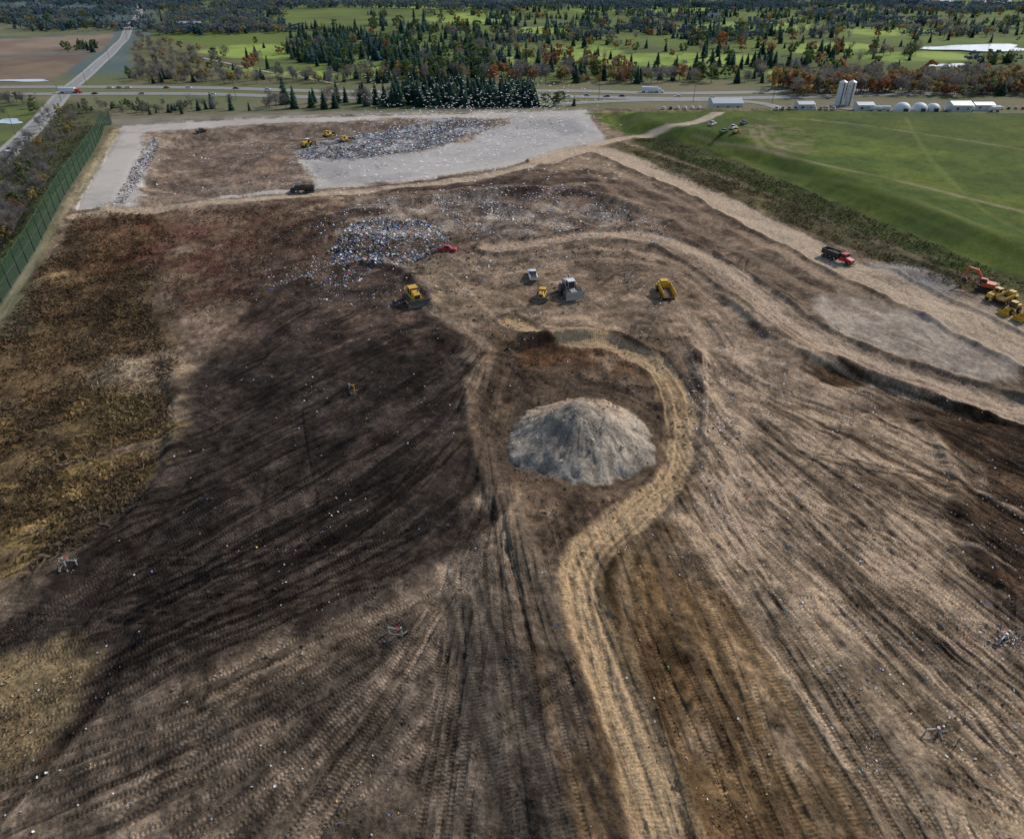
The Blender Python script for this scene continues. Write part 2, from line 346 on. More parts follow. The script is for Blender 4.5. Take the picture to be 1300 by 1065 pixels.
for q in ([(640,330),(720,320),(800,318),(870,340),(930,385)],[(660,345),(740,332),(820,335),(880,365),(930,410),(1010,450)],[(700,400),(780,392),(860,400),(900,440)],[(560,345),(600,380),(640,415)],[(540,390),(590,420),(620,440)]):
    droad(q,3.2,(126,109,93),(102,88,75),alpha=.6,rut=.9,warp=.4)
TR=((160,138,109),(136,116,91))
droad([(905,1100),(850,975),(815,880),(795,780),(800,700),(850,620),(872,560),(868,490)],1.4,(138,118,92),(114,97,76),alpha=.7,rut=.6,warp=.3,cleat=.6)
droad([(835,1100),(800,975),(755,860),(724,770),(722,710),(760,665),(820,625)],2.2,(150,129,100),(128,109,86),alpha=.8,rut=.8,warp=.4,cleat=.6)
droad([(850,1250),(835,1060),(812,960),(785,880),(755,800),(742,735),(762,690),(810,648),(850,610),(864,560),(858,505),(835,468),(780,440),(715,424),(650,408)],5.2,*TR,rut=.8,warp=.8,cleat=.35,deep=.4,berm=.25)
droad([(625,560),(635,620),(665,700),(700,800)],4,(96,84,73),(82,72,63),alpha=.5,rut=.9)
for q in ([(570,760),(600,880),(640,1000),(680,1150)],[(610,750),(655,880),(700,1000),(740,1150)]):
    droad(q,2.4,(60,55,50),(76,69,61),alpha=.8,rut=1.0,warp=.2,cleat=1.0)
for q in ([(880,760),(950,900),(1040,1080)],[(920,760),(1000,900),(1100,1080)]):
    droad(q,2.2,(98,80,58),(84,69,52),alpha=.8,rut=1.0,warp=.2,cleat=1.0)
droad([(930,500),(1000,515),(1100,520),(1200,530)],2,(82,69,58),(78,66,55),alpha=.6)
droad([(-60,480),(0,400),(60,300),(105,235),(148,165)],3.2,(142,132,108),(116,110,84),alpha=.8)
# gravel pile
ell(736,556,112,70,(90,76,63),(74,63,53),3,edge=1.5,warp=3,wsc=5)
r=np.hypot(XX-pcx,YY-pcy); rr=r*(1+0.10*fbm(XX,YY,7,3,5))
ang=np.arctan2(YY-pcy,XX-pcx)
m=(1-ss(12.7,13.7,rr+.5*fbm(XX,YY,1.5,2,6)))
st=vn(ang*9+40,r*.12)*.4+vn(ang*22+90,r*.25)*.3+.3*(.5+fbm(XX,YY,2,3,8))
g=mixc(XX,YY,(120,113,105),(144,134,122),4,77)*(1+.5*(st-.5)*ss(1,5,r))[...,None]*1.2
lit_flank=(ss(.0,1,np.sin(ang)+.5*fbm(XX,YY,4,2,12))*ss(1,6,r))[...,None]  # far flank lighter tan, its sunlit tone painted into the colour
g=g*(1-lit_flank*.6)+lin((158,135,109))*1.15*lit_flank*.6
g*=(1+.3*fbm(XX,YY,1.2,3,14))[...,None]
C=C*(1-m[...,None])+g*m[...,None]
CL*=(1-m)
ZZ+=m*(.5*(st-.5)*ss(1,5,r)+.5*fbm(XX,YY,4,3,15))
C*=(1+inL*(AM>.4)*(1-isg)*(.24*fbm(XX,YY,.9,2,61)+.14*fbm(XX,YY,10,3,62)))[...,None]
wm_=(inL*(1-isg))[...,None]
C=C*(1+wm_*np.array([.05,.0,-.07]))
lum=C.mean(-1,keepdims=True)
C=C*(np.clip(lum/.13,.2,3)**(.12*wm_))
mx_=C.max(-1,keepdims=True);C=C*np.minimum(1,.46/np.maximum(mx_,1e-5));C=np.maximum(C,.007)
ZZ+=inL*(1-isg)*(AM>.4)*(.16*fbm(XX,YY,1.2,3,41)+.48*fbm(XX,YY,7,3,42)+.6*fbm(XX,YY,18,2,43)*ss(90,140,YY))*(1-ss(250,420,YY))*(1-m*.7)
# ---------------- helpers
def link(o): scn.collection.objects.link(o);return o
def fastmesh(name,V,Q,mats=(),smoothf=False,col=None,mi=None):
    me=bpy.data.meshes.new(name);V=np.asarray(V,dtype=np.float32);Q=np.asarray(Q,dtype=np.int32);k=Q.shape[1]
    me.vertices.add(len(V));me.vertices.foreach_set('co',V.ravel())
    me.loops.add(Q.size);me.loops.foreach_set('vertex_index',Q.ravel())
    me.polygons.add(len(Q));me.polygons.foreach_set('loop_start',np.arange(0,Q.size,k,dtype=np.int32))
    me.polygons.foreach_set('use_smooth',np.full(len(Q),smoothf))
    if mi is not None: me.polygons.foreach_set('material_index',np.asarray(mi,dtype=np.int32))
    me.update(calc_edges=True)
    if col is not None:
        a=me.attributes.new('Col','FLOAT_COLOR','POINT');c=np.ones((len(V),4),dtype=np.float32);c[:,:3]=col;a.data.foreach_set('color',c.ravel())
    for m_ in mats: me.materials.append(m_)
    return me
def newmat(name):
    m_=bpy.data.materials.new(name);m_.use_nodes=True;nt=m_.node_tree;b=nt.nodes['Principled BSDF'];return m_,nt,b
_mc={}
def mat(name,rgb,rough=.6,metal=0,var=.25,sc=3.0):
    if name in _mc:return _mc[name]
    m_,nt,b=newmat(name);N=nt.nodes
    g=N.new('ShaderNodeNewGeometry');nz=N.new('ShaderNodeTexNoise');nz.inputs['Scale'].default_value=sc;nz.inputs['Detail'].default_value=3
    nt.links.new(g.outputs['Position'],nz.inputs['Vector'])
    r=N.new('ShaderNodeValToRGB');c=lin(rgb)
    r.color_ramp.elements[0].position=.3;r.color_ramp.elements[1].position=.7
    r.color_ramp.elements[0].color=(*(c*(1-var)),1);r.color_ramp.elements[1].color=(*np.minimum(c*(1+var*.6),1),1)
    nt.links.new(nz.outputs['Fac'],r.inputs['Fac']);nt.links.new(r.outputs['Color'],b.inputs['Base Color'])
    b.inputs['Roughness'].default_value=rough;b.inputs['Metallic'].default_value=metal
    _mc[name]=m_;return m_
def translu(nt,b,src,fac):
    t=nt.nodes.new('ShaderNodeBsdfTranslucent');mx=nt.nodes.new('ShaderNodeMixShader');mx.inputs[0].default_value=fac
    nt.links.new(src,t.inputs['Color']);nt.links.new(b.outputs[0],mx.inputs[1]);nt.links.new(t.outputs[0],mx.inputs[2]);nt.links.new(mx.outputs[0],nt.nodes['Material Output'].inputs['Surface'])
def colmat(name,rough=.85,tl=0):
    m_,nt,b=newmat(name);a=nt.nodes.new('ShaderNodeAttribute');a.attribute_name='Col'
    nt.links.new(a.outputs['Color'],b.inputs['Base Color']);b.inputs['Roughness'].default_value=rough;b.inputs['Specular IOR Level'].default_value=.2
    if tl:translu(nt,b,a.outputs['Color'],tl)
    return m_
# ground material
gm,nt,b=newmat('ground_soil');N=nt.nodes;Lk=nt.links.new
def attr(n_):
    q=N.new('ShaderNodeAttribute');q.attribute_name=n_;return q
at=attr('Col');ac=attr('cleat');asn=attr('along');aam=attr('amp')
ge=N.new('ShaderNodeNewGeometry')
def noise(sc,det,rg=.6):
    q=N.new('ShaderNodeTexNoise');q.inputs['Scale'].default_value=sc;q.inputs['Detail'].default_value=det;q.inputs['Roughness'].default_value=rg
    Lk(ge.outputs['Position'],q.inputs['Vector']);return q.outputs['Fac']
def mth(op,a,b_=None,c_=None):
    q=N.new('ShaderNodeMath');q.operation=op
    for i,v in enumerate((a,b_,c_)):
        if v is None:continue
        if isinstance(v,(int,float)):q.inputs[i].default_value=v
        else:Lk(v,q.inputs[i])
    return q.outputs[0]
n1=noise(1.9,5,.8)
cs=mth('SINE',mth('MULTIPLY',asn.outputs['Fac'],2*math.pi/.45))
cm=mth('MULTIPLY',cs,ac.outputs['Fac'])
f=mth('MULTIPLY',mth('SUBTRACT',n1,.5),3.0)
f=mth('ADD',mth('MULTIPLY',f,aam.outputs['Fac']),1.0)
f=mth('MINIMUM',mth('MAXIMUM',mth('ADD',f,mth('MULTIPLY',cm,.30)),.25),1.8)
vm=N.new('ShaderNodeVectorMath');vm.operation='SCALE';Lk(at.outputs['Color'],vm.inputs[0]);Lk(f,vm.inputs['Scale'])
Lk(vm.outputs[0],b.inputs['Base Color'])
bp=N.new('ShaderNodeBump');bp.inputs['Strength'].default_value=.8;bp.inputs['Distance'].default_value=.3
hh=mth('ADD',mth('MULTIPLY',mth('MULTIPLY',n1,1.3),aam.outputs['Fac']),mth('MULTIPLY',cm,.16))
Lk(hh,bp.inputs['Height']);Lk(bp.outputs[0],b.inputs['Normal'])
b.inputs['Roughness'].default_value=1.0;b.inputs['Specular IOR Level'].default_value=.06
idx=np.arange(NR*NC).reshape(NR,NC)
Q=np.stack([idx[:-1,:-1],idx[:-1,1:],idx[1:,1:],idx[1:,:-1]],-1).reshape(-1,4)
V=np.stack([XX,YY,ZZ],-1).reshape(-1,3)
me=fastmesh('ground',V,Q,(gm,),True,col=C.reshape(-1,3))
for nm,A in (('cleat',CL),('along',SS),('amp',AM)):
    a=me.attributes.new(nm,'FLOAT','POINT');a.data.foreach_set('value',A.astype(np.float32).ravel())
link(bpy.data.objects.new('ground',me))
# ---------------- scatter
def quads(name,pos,size,col,m_,up=False,asp=1.0):
    n=len(pos);pos=np.asarray(pos);size=np.asarray(size)[:,None]
    if up:
        a=rng.uniform(0,6.283,n);U=np.stack([np.cos(a),np.sin(a),np.zeros(n)],1)
        W=np.stack([rng.normal(0,.7,n),rng.normal(0,.7,n)+.25,np.ones(n)*.8],1)
    else:
        nn=np.stack([rng.normal(0,.45,n),rng.normal(0,.45,n),np.ones(n)],1);nn/=np.linalg.norm(nn,axis=1)[:,None]
        a=rng.normal(0,1,(n,3));U=np.cross(nn,a);U/=np.linalg.norm(U,axis=1)[:,None];W=np.cross(nn,U)*rng.uniform(.3,1,n)[:,None]
    U=U*size*.5;W=W*size*asp
    if up: v=[pos-U*.6,pos+U*.6,pos+U*.5+W*rng.uniform(.7,1.2,(n,1)),pos-U+W]
    else:
        k=np.array([[0,0,1.]])*size*.25
        v=[pos-U-W*.5,pos+U-W*.5+k,pos+U*rng.uniform(.4,1,(n,1))+W*.5,pos-U*rng.uniform(.4,1,(n,1))+W*.5+k*.5]
    V=np.stack(v,1).reshape(-1,3);Qd=np.arange(n*4).reshape(n,4)
    return link(bpy.data.objects.new(name,fastmesh(name,V,Qd,(m_,),False,col=np.repeat(col,4,0))))
def inpoly(w,n):
    xs=[p[0] for p in w];ys=[p[1] for p in w];ox=[];oy=[];c=0
    while c<n:
        x=rng.uniform(min(xs),max(xs),n*2);y=rng.uniform(min(ys),max(ys),n*2);k=sd(x,y,w)<0
        ox.append(x[k]);oy.append(y[k]);c+=k.sum()
    return np.concatenate(ox)[:n],np.concatenate(oy)[:n]
litm=colmat('litter_plastic',.6)
pal=np.array([lin(c) for c in [(225,225,228),(195,195,195),(168,166,165),(146,138,130),(120,102,84),(66,62,60),(92,134,194),(58,88,150),(184,58,50),(204,176,100),(42,40,38),(80,150,124)]])
pw=np.array([.24,.16,.11,.10,.11,.06,.07,.04,.035,.045,.05,.02]);pw/=pw.sum()
def litter(name,poly,n,s0,s1,clump=0,zoff=.05,mask=True,thr=0.0,dim=1.0):
    w=PW(poly);x,y=inpoly(w,n*3 if clump else n)
    if clump:
        k=fbm(x,y,clump,4,3)+rng.normal(0,.2,len(x))>thr;x=x[k][:n];y=y[k][:n]
    s=s0+(s1-s0)*rng.random(len(x))**3
    quads(name,np.stack([x,y,gz(x,y)+zoff+s*.12],1),s,pal[rng.choice(len(pal),len(x),p=pw)]*dim,litm)
litter('trash_heap',[(432,304),(450,284),(500,274),(550,282),(575,304),(545,326),(490,340),(440,336),(415,320)],7500,.12,.95,6,.08,thr=-.25)
litter('trash_heap',[(370,340),(400,320),(480,340),(450,366),(395,362)],1000,.12,.7,5,.05,thr=-.05)
litter('scattered_litter',[(320,360),(390,285),(470,250),(640,240),(820,262),(880,300),(700,335),(620,375),(440,400)],6500,.10,.6,9,thr=.0)
litter('scattered_litter',[(540,250),(720,238),(810,262),(800,292),(600,302)],4200,.12,.75,6,thr=.0)
litter('waste_pile',[(376,198),(400,182),(480,168),(560,154),(615,152),(585,176),(545,190),(470,199),(385,204)],7500,.3,1.2,9,.08,thr=-.1,dim=.9)
litter('scattered_litter',[(195,172),(380,160),(560,152),(600,170),(390,235),(180,258)],3000,.2,.75,8,thr=.1)
litter('waste_pile',[(180,192),(196,174),(204,182),(190,212),(160,258),(142,264)],1500,.3,1.0,0,dim=.85)
litter('scattered_litter',[(225,440),(330,300),(480,262),(1000,330),(1300,520),(1450,600),(1450,1150),(-150,1200),(-100,860),(60,735),(200,650)],7000,.06,.34,12,thr=.15)
litter('scattered_litter',[(860,440),(1000,440),(1300,540),(1400,1000),(1100,1000),(880,640)],4200,.06,.30,9,thr=.1)
litter('scattered_litter',[(600,330),(900,320),(1000,400),(1000,520),(880,520),(840,430),(640,400)],1500,.08,.4,7,thr=.05)
litter('scattered_litter',[(880,570),(940,560),(960,640),(900,650)],160,.1,.45,0)
litter('scattered_litter',[(870,470),(930,480),(940,560),(870,550)],400,.1,.5,5,thr=.1)
litter('scattered_litter',[(1240,800),(1300,795),(1310,825),(1250,822)],160,.1,.5,0)
litter('scattered_litter',[(74,708),(100,712),(92,730),(74,728)],30,.1,.35,0)
# soil clods
def clods(poly,n,s0,s1,clump=6,lo=.6,hi=1.35):
    w=PW(poly);x,y=inpoly(w,n*3);k=fbm(x,y,clump,3,13)>.1;x=x[k][:n];y=y[k][:n];s=s0+(s1-s0)*rng.random(len(x))**4
    col=gcol(x,y)*rng.uniform(lo,hi,(len(x),1))
    quads('soil_clods',np.stack([x,y,gz(x,y)+s*.2],1),s,col,soilm)
soilm=colmat('clod_soil',.95)
clods([(225,440),(400,330),(600,420),(640,640),(500,800),(0,990),(-50,860),(200,650)],4500,.12,.5,hi=2.0)
clods([(870,450),(1300,560),(1400,1150),(700,1150),(900,640)],5000,.08,.4)
clods([(100,1150),(640,650),(740,1150)],2500,.08,.35)
clods([(600,420),(840,430),(885,520),(860,640),(740,700),(640,650)],3500,.12,.6,3,hi=1.6)
clods([(200,265),(760,225),(950,330),(640,420),(400,350),(250,420)],6000,.2,.9,hi=1.6)
# weeds
wm=colmat('dry_weeds',.9,.4)
def weeds(name,poly,n,s0,s1,c1,c2,clump=8,thr=-.2,asp=1.0,own=.6):
    w=PW(poly);x,y=inpoly(w,n*2);k=fbm(x,y,clump,4,23)+rng.normal(0,.3,len(x))>thr;x=x[k][:n];y=y[k][:n]
    t=np.clip(.5+fbm(x,y,clump*1.3,3,29)+rng.normal(0,.2,len(x)),0,1)[:,None]
    col=((lin(c1)*(1-t)+lin(c2)*t)*(1-own)+gcol(x,y)*own)*rng.uniform(.65,1.6,(len(x),1))
    quads(name,np.stack([x,y,gz(x,y)-.05],1),s0+(s1-s0)*rng.random(len(x))**2,col,wm,True,asp)
weeds('dry_weeds',[(100,272),(190,270),(225,300),(205,340),(190,400),(228,450),(212,510),(226,545),(180,600),(196,640),(110,690),(20,745),(-150,840),(-150,560),(0,420)],34000,.2,.8,(108,88,66),(78,66,52),thr=-.05,own=.75)
weeds('dry_grass',[(130,495),(208,488),(212,560),(172,640),(60,695),(-20,710),(20,620),(80,560)],9000,.15,.5,(156,136,92),(112,94,66),thr=.0,own=.7)
weeds('dry_weeds',[(180,275),(400,258),(440,290),(400,335),(300,390),(215,400),(190,320)],9000,.15,.6,(112,62,54),(84,88,58),thr=.1)
weeds('dry_weeds',[(105,285),(190,275),(200,340),(120,350)],3000,.15,.6,(124,64,50),(104,84,56),thr=.0)
weeds('dry_grass',[(-80,835),(60,820),(95,850),(70,920),(20,965),(-80,990)],3000,.1,.35,(140,122,94),(108,92,72))
weeds('dry_weeds',[(790,184),(880,212),(990,254),(1090,298),(1190,338),(1290,372),(1190,358),(1085,318),(980,276),(900,243),(820,208)],5500,.25,.8,(98,87,60),(70,76,48),thr=0)
weeds('embankment_grass',[(800,175),(845,176),(1000,232),(1200,318),(1320,366),(1290,370),(1090,300),(890,214)],8000,.2,.7,(76,86,44),(58,68,38),thr=-.4)
weeds('verge_grass',[(135,160),(100,205),(45,285),(-10,375),(-80,470),(-80,300),(55,150),(90,132)],9000,.3,1.1,(112,112,68),(88,80,58))
# ---------------- trees
bark=mat('bark',(96,88,82),.9)
def leafmat(name,c1,c2,c3):
    m_,nt,b=newmat(name);N=nt.nodes
    oi=N.new('ShaderNodeObjectInfo');g=N.new('ShaderNodeNewGeometry');nz=N.new('ShaderNodeTexNoise');nz.inputs['Scale'].default_value=.3;nz.inputs['Detail'].default_value=3
    nt.links.new(g.outputs['Position'],nz.inputs['Vector'])
    r=N.new('ShaderNodeValToRGB');e=r.color_ramp.elements;e[0].color=(*lin(c1),1);e[1].color=(*lin(c3),1);q=e.new(.5);q.color=(*lin(c2),1)
    ad=N.new('ShaderNodeMath');ad.operation='ADD';nt.links.new(oi.outputs['Random'],ad.inputs[0]);nt.links.new(nz.outputs['Fac'],ad.inputs[1])
    fr=N.new('ShaderNodeMath');fr.operation='FRACT';nt.links.new(ad.outputs[0],fr.inputs[0]);nt.links.new(fr.outputs[0],r.inputs['Fac'])
    mr=N.new('ShaderNodeMapRange');mr.inputs['From Min'].default_value=.3;mr.inputs['From Max'].default_value=.7;mr.inputs['To Min'].default_value=.65;mr.inputs['To Max'].default_value=1.6
    nt.links.new(nz.outputs['Fac'],mr.inputs['Value'])
    v=N.new('ShaderNodeVectorMath');v.operation='SCALE';nt.links.new(r.outputs['Color'],v.inputs[0]);nt.links.new(mr.outputs[0],v.inputs['Scale'])
    nt.links.new(v.outputs[0],b.inputs['Base Color']);b.inputs['Roughness'].default_value=.8;b.inputs['Specular IOR Level'].default_value=.2
    translu(nt,b,v.outputs[0],.38)
    return m_
LM={'con':leafmat('conifer_needles',(46,72,64),(54,82,68),(68,94,74)),
 'grn':leafmat('green_leaves',(78,98,58),(92,108,62),(104,110,68)),
 'yel':leafmat('yellow_leaves',(146,132,76),(154,126,70),(130,126,74)),
 'org':leafmat('orange_leaves',(168,110,64),(138,92,66),(150,122,82)),
 'bar':leafmat('bare_twigs',(110,104,102),(122,114,104),(102,104,108)),
 'far':leafmat('distant_leaves_haze_tint',(78,102,120),(96,110,118),(90,110,108)),  # bluish leaf colour carries the distance haze
 'fcon':leafmat('distant_needles_haze_tint',(58,88,98),(66,96,102),(74,104,106))}  # needles tinted blue, haze painted into the colour
GEO={}
def tube(V,Qd,p0,p1,r0,r1,k=5):
    d=np.array(p1)-np.array(p0);d=d/np.linalg.norm(d);a=np.cross(d,[.3,.9,.2]);a/=np.linalg.norm(a);b_=np.cross(d,a);s=len(V)
    for p,r_ in((p0,r0),(p1,r1)):
        for i in range(k):
            t=i*2*math.pi/k;V.append(np.array(p)+(a*math.cos(t)+b_*math.sin(t))*r_)
    for i in range(k):Qd.append((s+i,s+(i+1)%k,s+k+(i+1)%k,s+k+i))
def fin(kind,V,Qd,nb):
    me=fastmesh(kind,np.array(V),np.array(Qd),(bark,LM[kind]),False,mi=[0]*nb+[1]*(len(Qd)-nb));GEO[me.name]=(np.array(V),np.array(Qd),nb,kind);return me
def deciduous(kind,h=12,bare=False,nc=16,npc=26,wd=.36,qs=1.0):
    V=[];Qd=[];tube(V,Qd,(0,0,-.4),(0,0,h*.45),h*.022,h*.014,6)
    cl=[]
    for i in range(nc):
        a=random.uniform(0,6.28);z=random.uniform(.3,.95);R=wd*h*math.sqrt(max(.08,1-((z-.6)/.42)**2))*random.uniform(.35,1)
        c=np.array([R*math.cos(a),R*math.sin(a),z*h]);cl.append(c)
        if i<9 or bare: tube(V,Qd,(0,0,h*random.uniform(.25,.5)),tuple(c),h*.010,h*.003,3)
    nb=len(Qd)
    for c in cl:
        rad=h*random.uniform(.09,.16)
        for j in range(npc):
            d=np.random.default_rng(random.randrange(10**9)).normal(0,1,3);d/=np.linalg.norm(d);p=c+d*rad*random.uniform(.5,1.1)*np.array([1,1,.8])
            u=np.cross(d,[random.uniform(-1,1),random.uniform(-1,1),1.1]);u/=np.linalg.norm(u)+1e-6;w=np.cross(d,u)
            if bare:
                s=h*.006*qs;l=h*.08;u2=(d+np.array([0,0,.6]))*l;w=np.cross(u2,[.4,.7,.1]);w=w/np.linalg.norm(w)*s*1.6
                q=[p-w,p+w,p+u2+w*.4,p+u2-w*.4]
            else:
                s=h*random.uniform(.025,.05)*qs;q=[p-u*s-w*s,p+u*s-w*s*.7,p+u*s+w*s,p-u*s*.8+w*s]
            k=len(V);V+=q;Qd.append((k,k+1,k+2,k+3))
    return fin(kind,V,Qd,nb)
def conifer(kind,h=13,wd=.24,lay=15,dn=1.0):
    V=[];Qd=[];tube(V,Qd,(0,0,-.4),(0,0,h*.97),h*.02,h*.003,5);nb=len(Qd)
    for L in range(lay):
        f=L/lay;z=h*(.05+.9*f);R=h*wd*(1-f)**.75*random.uniform(.85,1.15);k=int((8+10*(1-f))*dn)
        for j in range(k):
            a=j*6.283/k+random.uniform(-.3,.3);r_=R*random.uniform(.6,1.15)+.2;dx,dy=math.cos(a),math.sin(a);w=r_*.34+.15;dr=r_*random.uniform(.15,.5)
            s=len(V);zz=z+random.uniform(-.2,.2)
            V+=[np.array((0,0,zz+h*.035)),np.array((dx*r_*.6-dy*w,dy*r_*.6+dx*w,zz-dr*.55)),np.array((dx*r_,dy*r_,zz-dr)),np.array((dx*r_*.6+dy*w,dy*r_*.6-dx*w,zz-dr*.5))]
            Qd.append((s,s+1,s+2,s+3))
    return fin(kind,V,Qd,nb)
TM={'con':[conifer('con',random.uniform(11,14),random.uniform(.24,.38),random.choice([13,16])) for i in range(6)],
 'fcon':[conifer('fcon',13,.34,8,.7) for i in range(3)],
 'grn':[deciduous('grn',wd=.42) for i in range(4)],'yel':[deciduous('yel') for i in range(3)],'org':[deciduous('org',wd=.42) for i in range(3)],
 'bar':[deciduous('bar',bare=True,nc=22,npc=24) for i in range(4)],'far':[deciduous('far',nc=9,npc=12,wd=.48,qs=1.7) for i in range(5)]}
lowb=[deciduous('bar',bare=True,nc=12,npc=14,qs=2) for i in range(3)];lowo=[deciduous('org',nc=9,npc=10,qs=1.6) for i in range(2)];lowy=[deciduous('yel',nc=9,npc=10,qs=1.6) for i in range(2)];lowg=[deciduous('grn',nc=9,npc=10,qs=1.6,wd=.45) for i in range(3)];lowc=[conifer('con',13,.32,8,.7) for i in range(3)]
def woodclump(pool,n,rx,ry):
    VV=[];QQ=[];MI=[];slots=[bark];off=0
    for i in range(n):
        V,Qd,nb,kind=GEO[random.choice(pool).name];a=random.uniform(0,6.28);rr_=math.sqrt(random.random());s=random.uniform(.65,1.25);t=random.uniform(0,6.28);ct,st_=math.cos(t),math.sin(t)
        W=V*s;W=np.stack([W[:,0]*ct-W[:,1]*st_+rx*rr_*math.cos(a),W[:,0]*st_+W[:,1]*ct+ry*rr_*math.sin(a),W[:,2]-.4],1)
        if LM[kind] not in slots:slots.append(LM[kind])
        VV.append(W);QQ.append(Qd+off);off+=len(V);MI+=[0]*nb+[slots.index(LM[kind])]*(len(Qd)-nb)
    return fastmesh('woodland_clump',np.concatenate(VV),np.concatenate(QQ),slots,False,mi=MI)
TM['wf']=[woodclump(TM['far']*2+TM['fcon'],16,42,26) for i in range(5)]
TM['wc']=[woodclump(lowc*4+lowg+TM['fcon']*2,11,26,18) for i in range(4)]
TM['wm']=[woodclump(lowb*3+lowg+lowc+lowy[:1]+TM['far'][:3],12,28,18) for i in range(4)]
TM['wo']=[woodclump(lowb*3+lowo*2+lowy+lowg,9,20,10) for i in range(4)]
TN={'con':'conifer','fcon':'conifer','grn':'tree','yel':'tree','org':'tree','bar':'bare_tree','far':'tree','wf':'woodland_clump','wc':'conifer_clump','wm':'woodland_clump','wo':'autumn_tree_clump'}
PONDS=[(1243,62,66,6),(1205,84,30,4),(1190,62,24,4),(12,155,18,5)]
def grove(name,items):
    e=link(bpy.data.objects.new(name,None))
    for (poly,n,wts,s0,s1) in items:
        u=np.array([p[0] for p in poly]);v=np.array([p[1] for p in poly]);pu=[];pv=[]
        while len(pu)<n:
            a=rng.uniform(u.min(),u.max(),400);b_=rng.uniform(v.min(),v.max(),400);k=sd(a,b_*4,[(p,q*4) for p,q in poly])<0
            for pa,pb,ru,rv in PONDS: k&=~((abs(a-pa)<ru+4)&(b_>pb-rv-1)&(b_<pb+rv+11))
            pu+=list(a[k]);pv+=list(b_[k])
        x,y,z=P(pu[:n],pv[:n]);ks=list(wts);ww=np.array([wts[k] for k in ks],float);ww/=ww.sum()
        for i in range(n):
            k=ks[rng.choice(len(ks),p=ww)];o=bpy.data.objects.new(TN[k],random.choice(TM[k]));s=random.uniform(s0,s1)
            o.location=(x[i],y[i],z[i]);o.scale=(s*random.uniform(.85,1.15),s*random.uniform(.85,1.15),s*random.uniform(.8,1.15));o.rotation_euler=(0,0,random.uniform(0,6.28) if k[0]!='w' else random.uniform(-.5,.5));o.parent=e;link(o)
def R(a,b_,c,d): return [(a,b_),(c,b_),(c,d),(a,d)]
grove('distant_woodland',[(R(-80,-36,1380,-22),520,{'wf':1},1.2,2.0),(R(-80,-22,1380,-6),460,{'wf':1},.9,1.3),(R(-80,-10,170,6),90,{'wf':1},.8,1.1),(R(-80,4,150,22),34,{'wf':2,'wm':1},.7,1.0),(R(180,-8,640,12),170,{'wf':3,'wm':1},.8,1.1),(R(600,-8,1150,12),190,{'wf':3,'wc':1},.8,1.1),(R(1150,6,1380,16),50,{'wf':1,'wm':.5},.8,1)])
mix={'con':5,'grn':2,'bar':2,'yel':.9,'org':.5,'wm':.6}
grove('golf_course_trees',[
 (R(0,18,175,38),30,{'wf':3,'wm':2},.7,1.0),(R(0,14,175,40),40,{'con':2,'grn':1,'yel':.5},.8,1.1),(R(80,60,125,67),18,{'con':3,'grn':1},.6,.9),
 (R(185,6,360,44),75,{'wm':3,'wf':2},.7,1.0),(R(185,6,360,46),60,{'con':2,'yel':.4,'bar':2},.8,1.1),([(175,48),(260,62),(300,96),(160,104)],120,{'bar':4,'yel':.3,'grn':.6},.4,.8),
 ([(365,62),(400,30),(480,35),(490,72),(430,88),(385,80)],26,{'wc':1},.7,1.0),([(355,60),(400,35),(480,40),(495,75),(430,92),(380,82)],60,{'con':7,'grn':1,'org':.3},.9,1.4),
 ([(480,12),(640,15),(650,45),(640,92),(560,100),(510,92),(470,50)],44,{'wc':5,'wm':.6},.7,1.1),([(480,20),(640,25),(640,100),(560,108),(500,100),(470,50)],110,{'con':6,'grn':2,'bar':1,'yel':.7},.9,1.4),
 ([(620,4),(760,4),(760,58),(690,58),(640,46)],34,{'wc':3,'wf':1.5,'wm':.5},.7,1),([(620,12),(760,10),(760,62),(690,60),(640,50)],50,{'con':5,'yel':.9,'org':.5},.8,1.2),
 ([(650,68),(760,72),(800,100),(660,104)],45,{'con':4,'bar':2,'yel':1,'org':1},.8,1.2),
 ([(740,4),(1010,4),(1000,52),(900,66),(860,46),(760,42)],80,{'wc':4,'wf':2,'wm':1},.7,1),([(740,10),(1010,14),(1000,60),(900,72),(860,50),(760,46)],100,{'con':5,'yel':1,'org':.5,'grn':1},.8,1.3),
 ([(1000,12),(1380,10),(1380,40),(1180,46),(1030,46)],65,{'wm':2,'wc':3,'wf':1},.7,1),([(1000,15),(1380,12),(1380,50),(1180,52),(1030,50)],90,mix,.8,1.2),
 ([(880,70),(1080,66),(1080,86),(880,92)],45,{'con':5,'org':1,'grn':1},.8,1.2),
 ([(1080,66),(1380,72),(1380,84),(1180,80)],40,mix,.8,1.1),
 (R(270,40,1300,100),190,mix,.5,1.0)])
grove('highway_trees',[(R(165,98,440,107),90,{'bar':4,'yel':.6,'con':1},.4,.8),(R(600,96,1010,107),90,{'con':2,'bar':3,'org':1.4,'yel':1,'grn':1,'wo':.6},.7,1.1),
 (R(1005,98,1400,122),60,{'wo':1},.8,1.1),(R(1005,100,1400,122),80,{'bar':4,'org':2,'yel':1,'con':.6},.8,1.2),(R(440,96,600,106),50,{'con':3,'bar':2,'yel':1},.6,1)])
grove('pine_windbreak',[(R(498,124,680,136),190,{'con':1},.8,1.3),(R(360,130,500,139),26,{'con':3,'bar':1},.7,1.2),(R(680,130,740,136),6,{'con':1,'grn':1},.4,.7),(R(100,134,240,146),70,{'grn':1,'bar':1.4,'con':1},.25,.45),(R(240,136,360,142),14,{'con':1,'bar':2},.4,.8)])
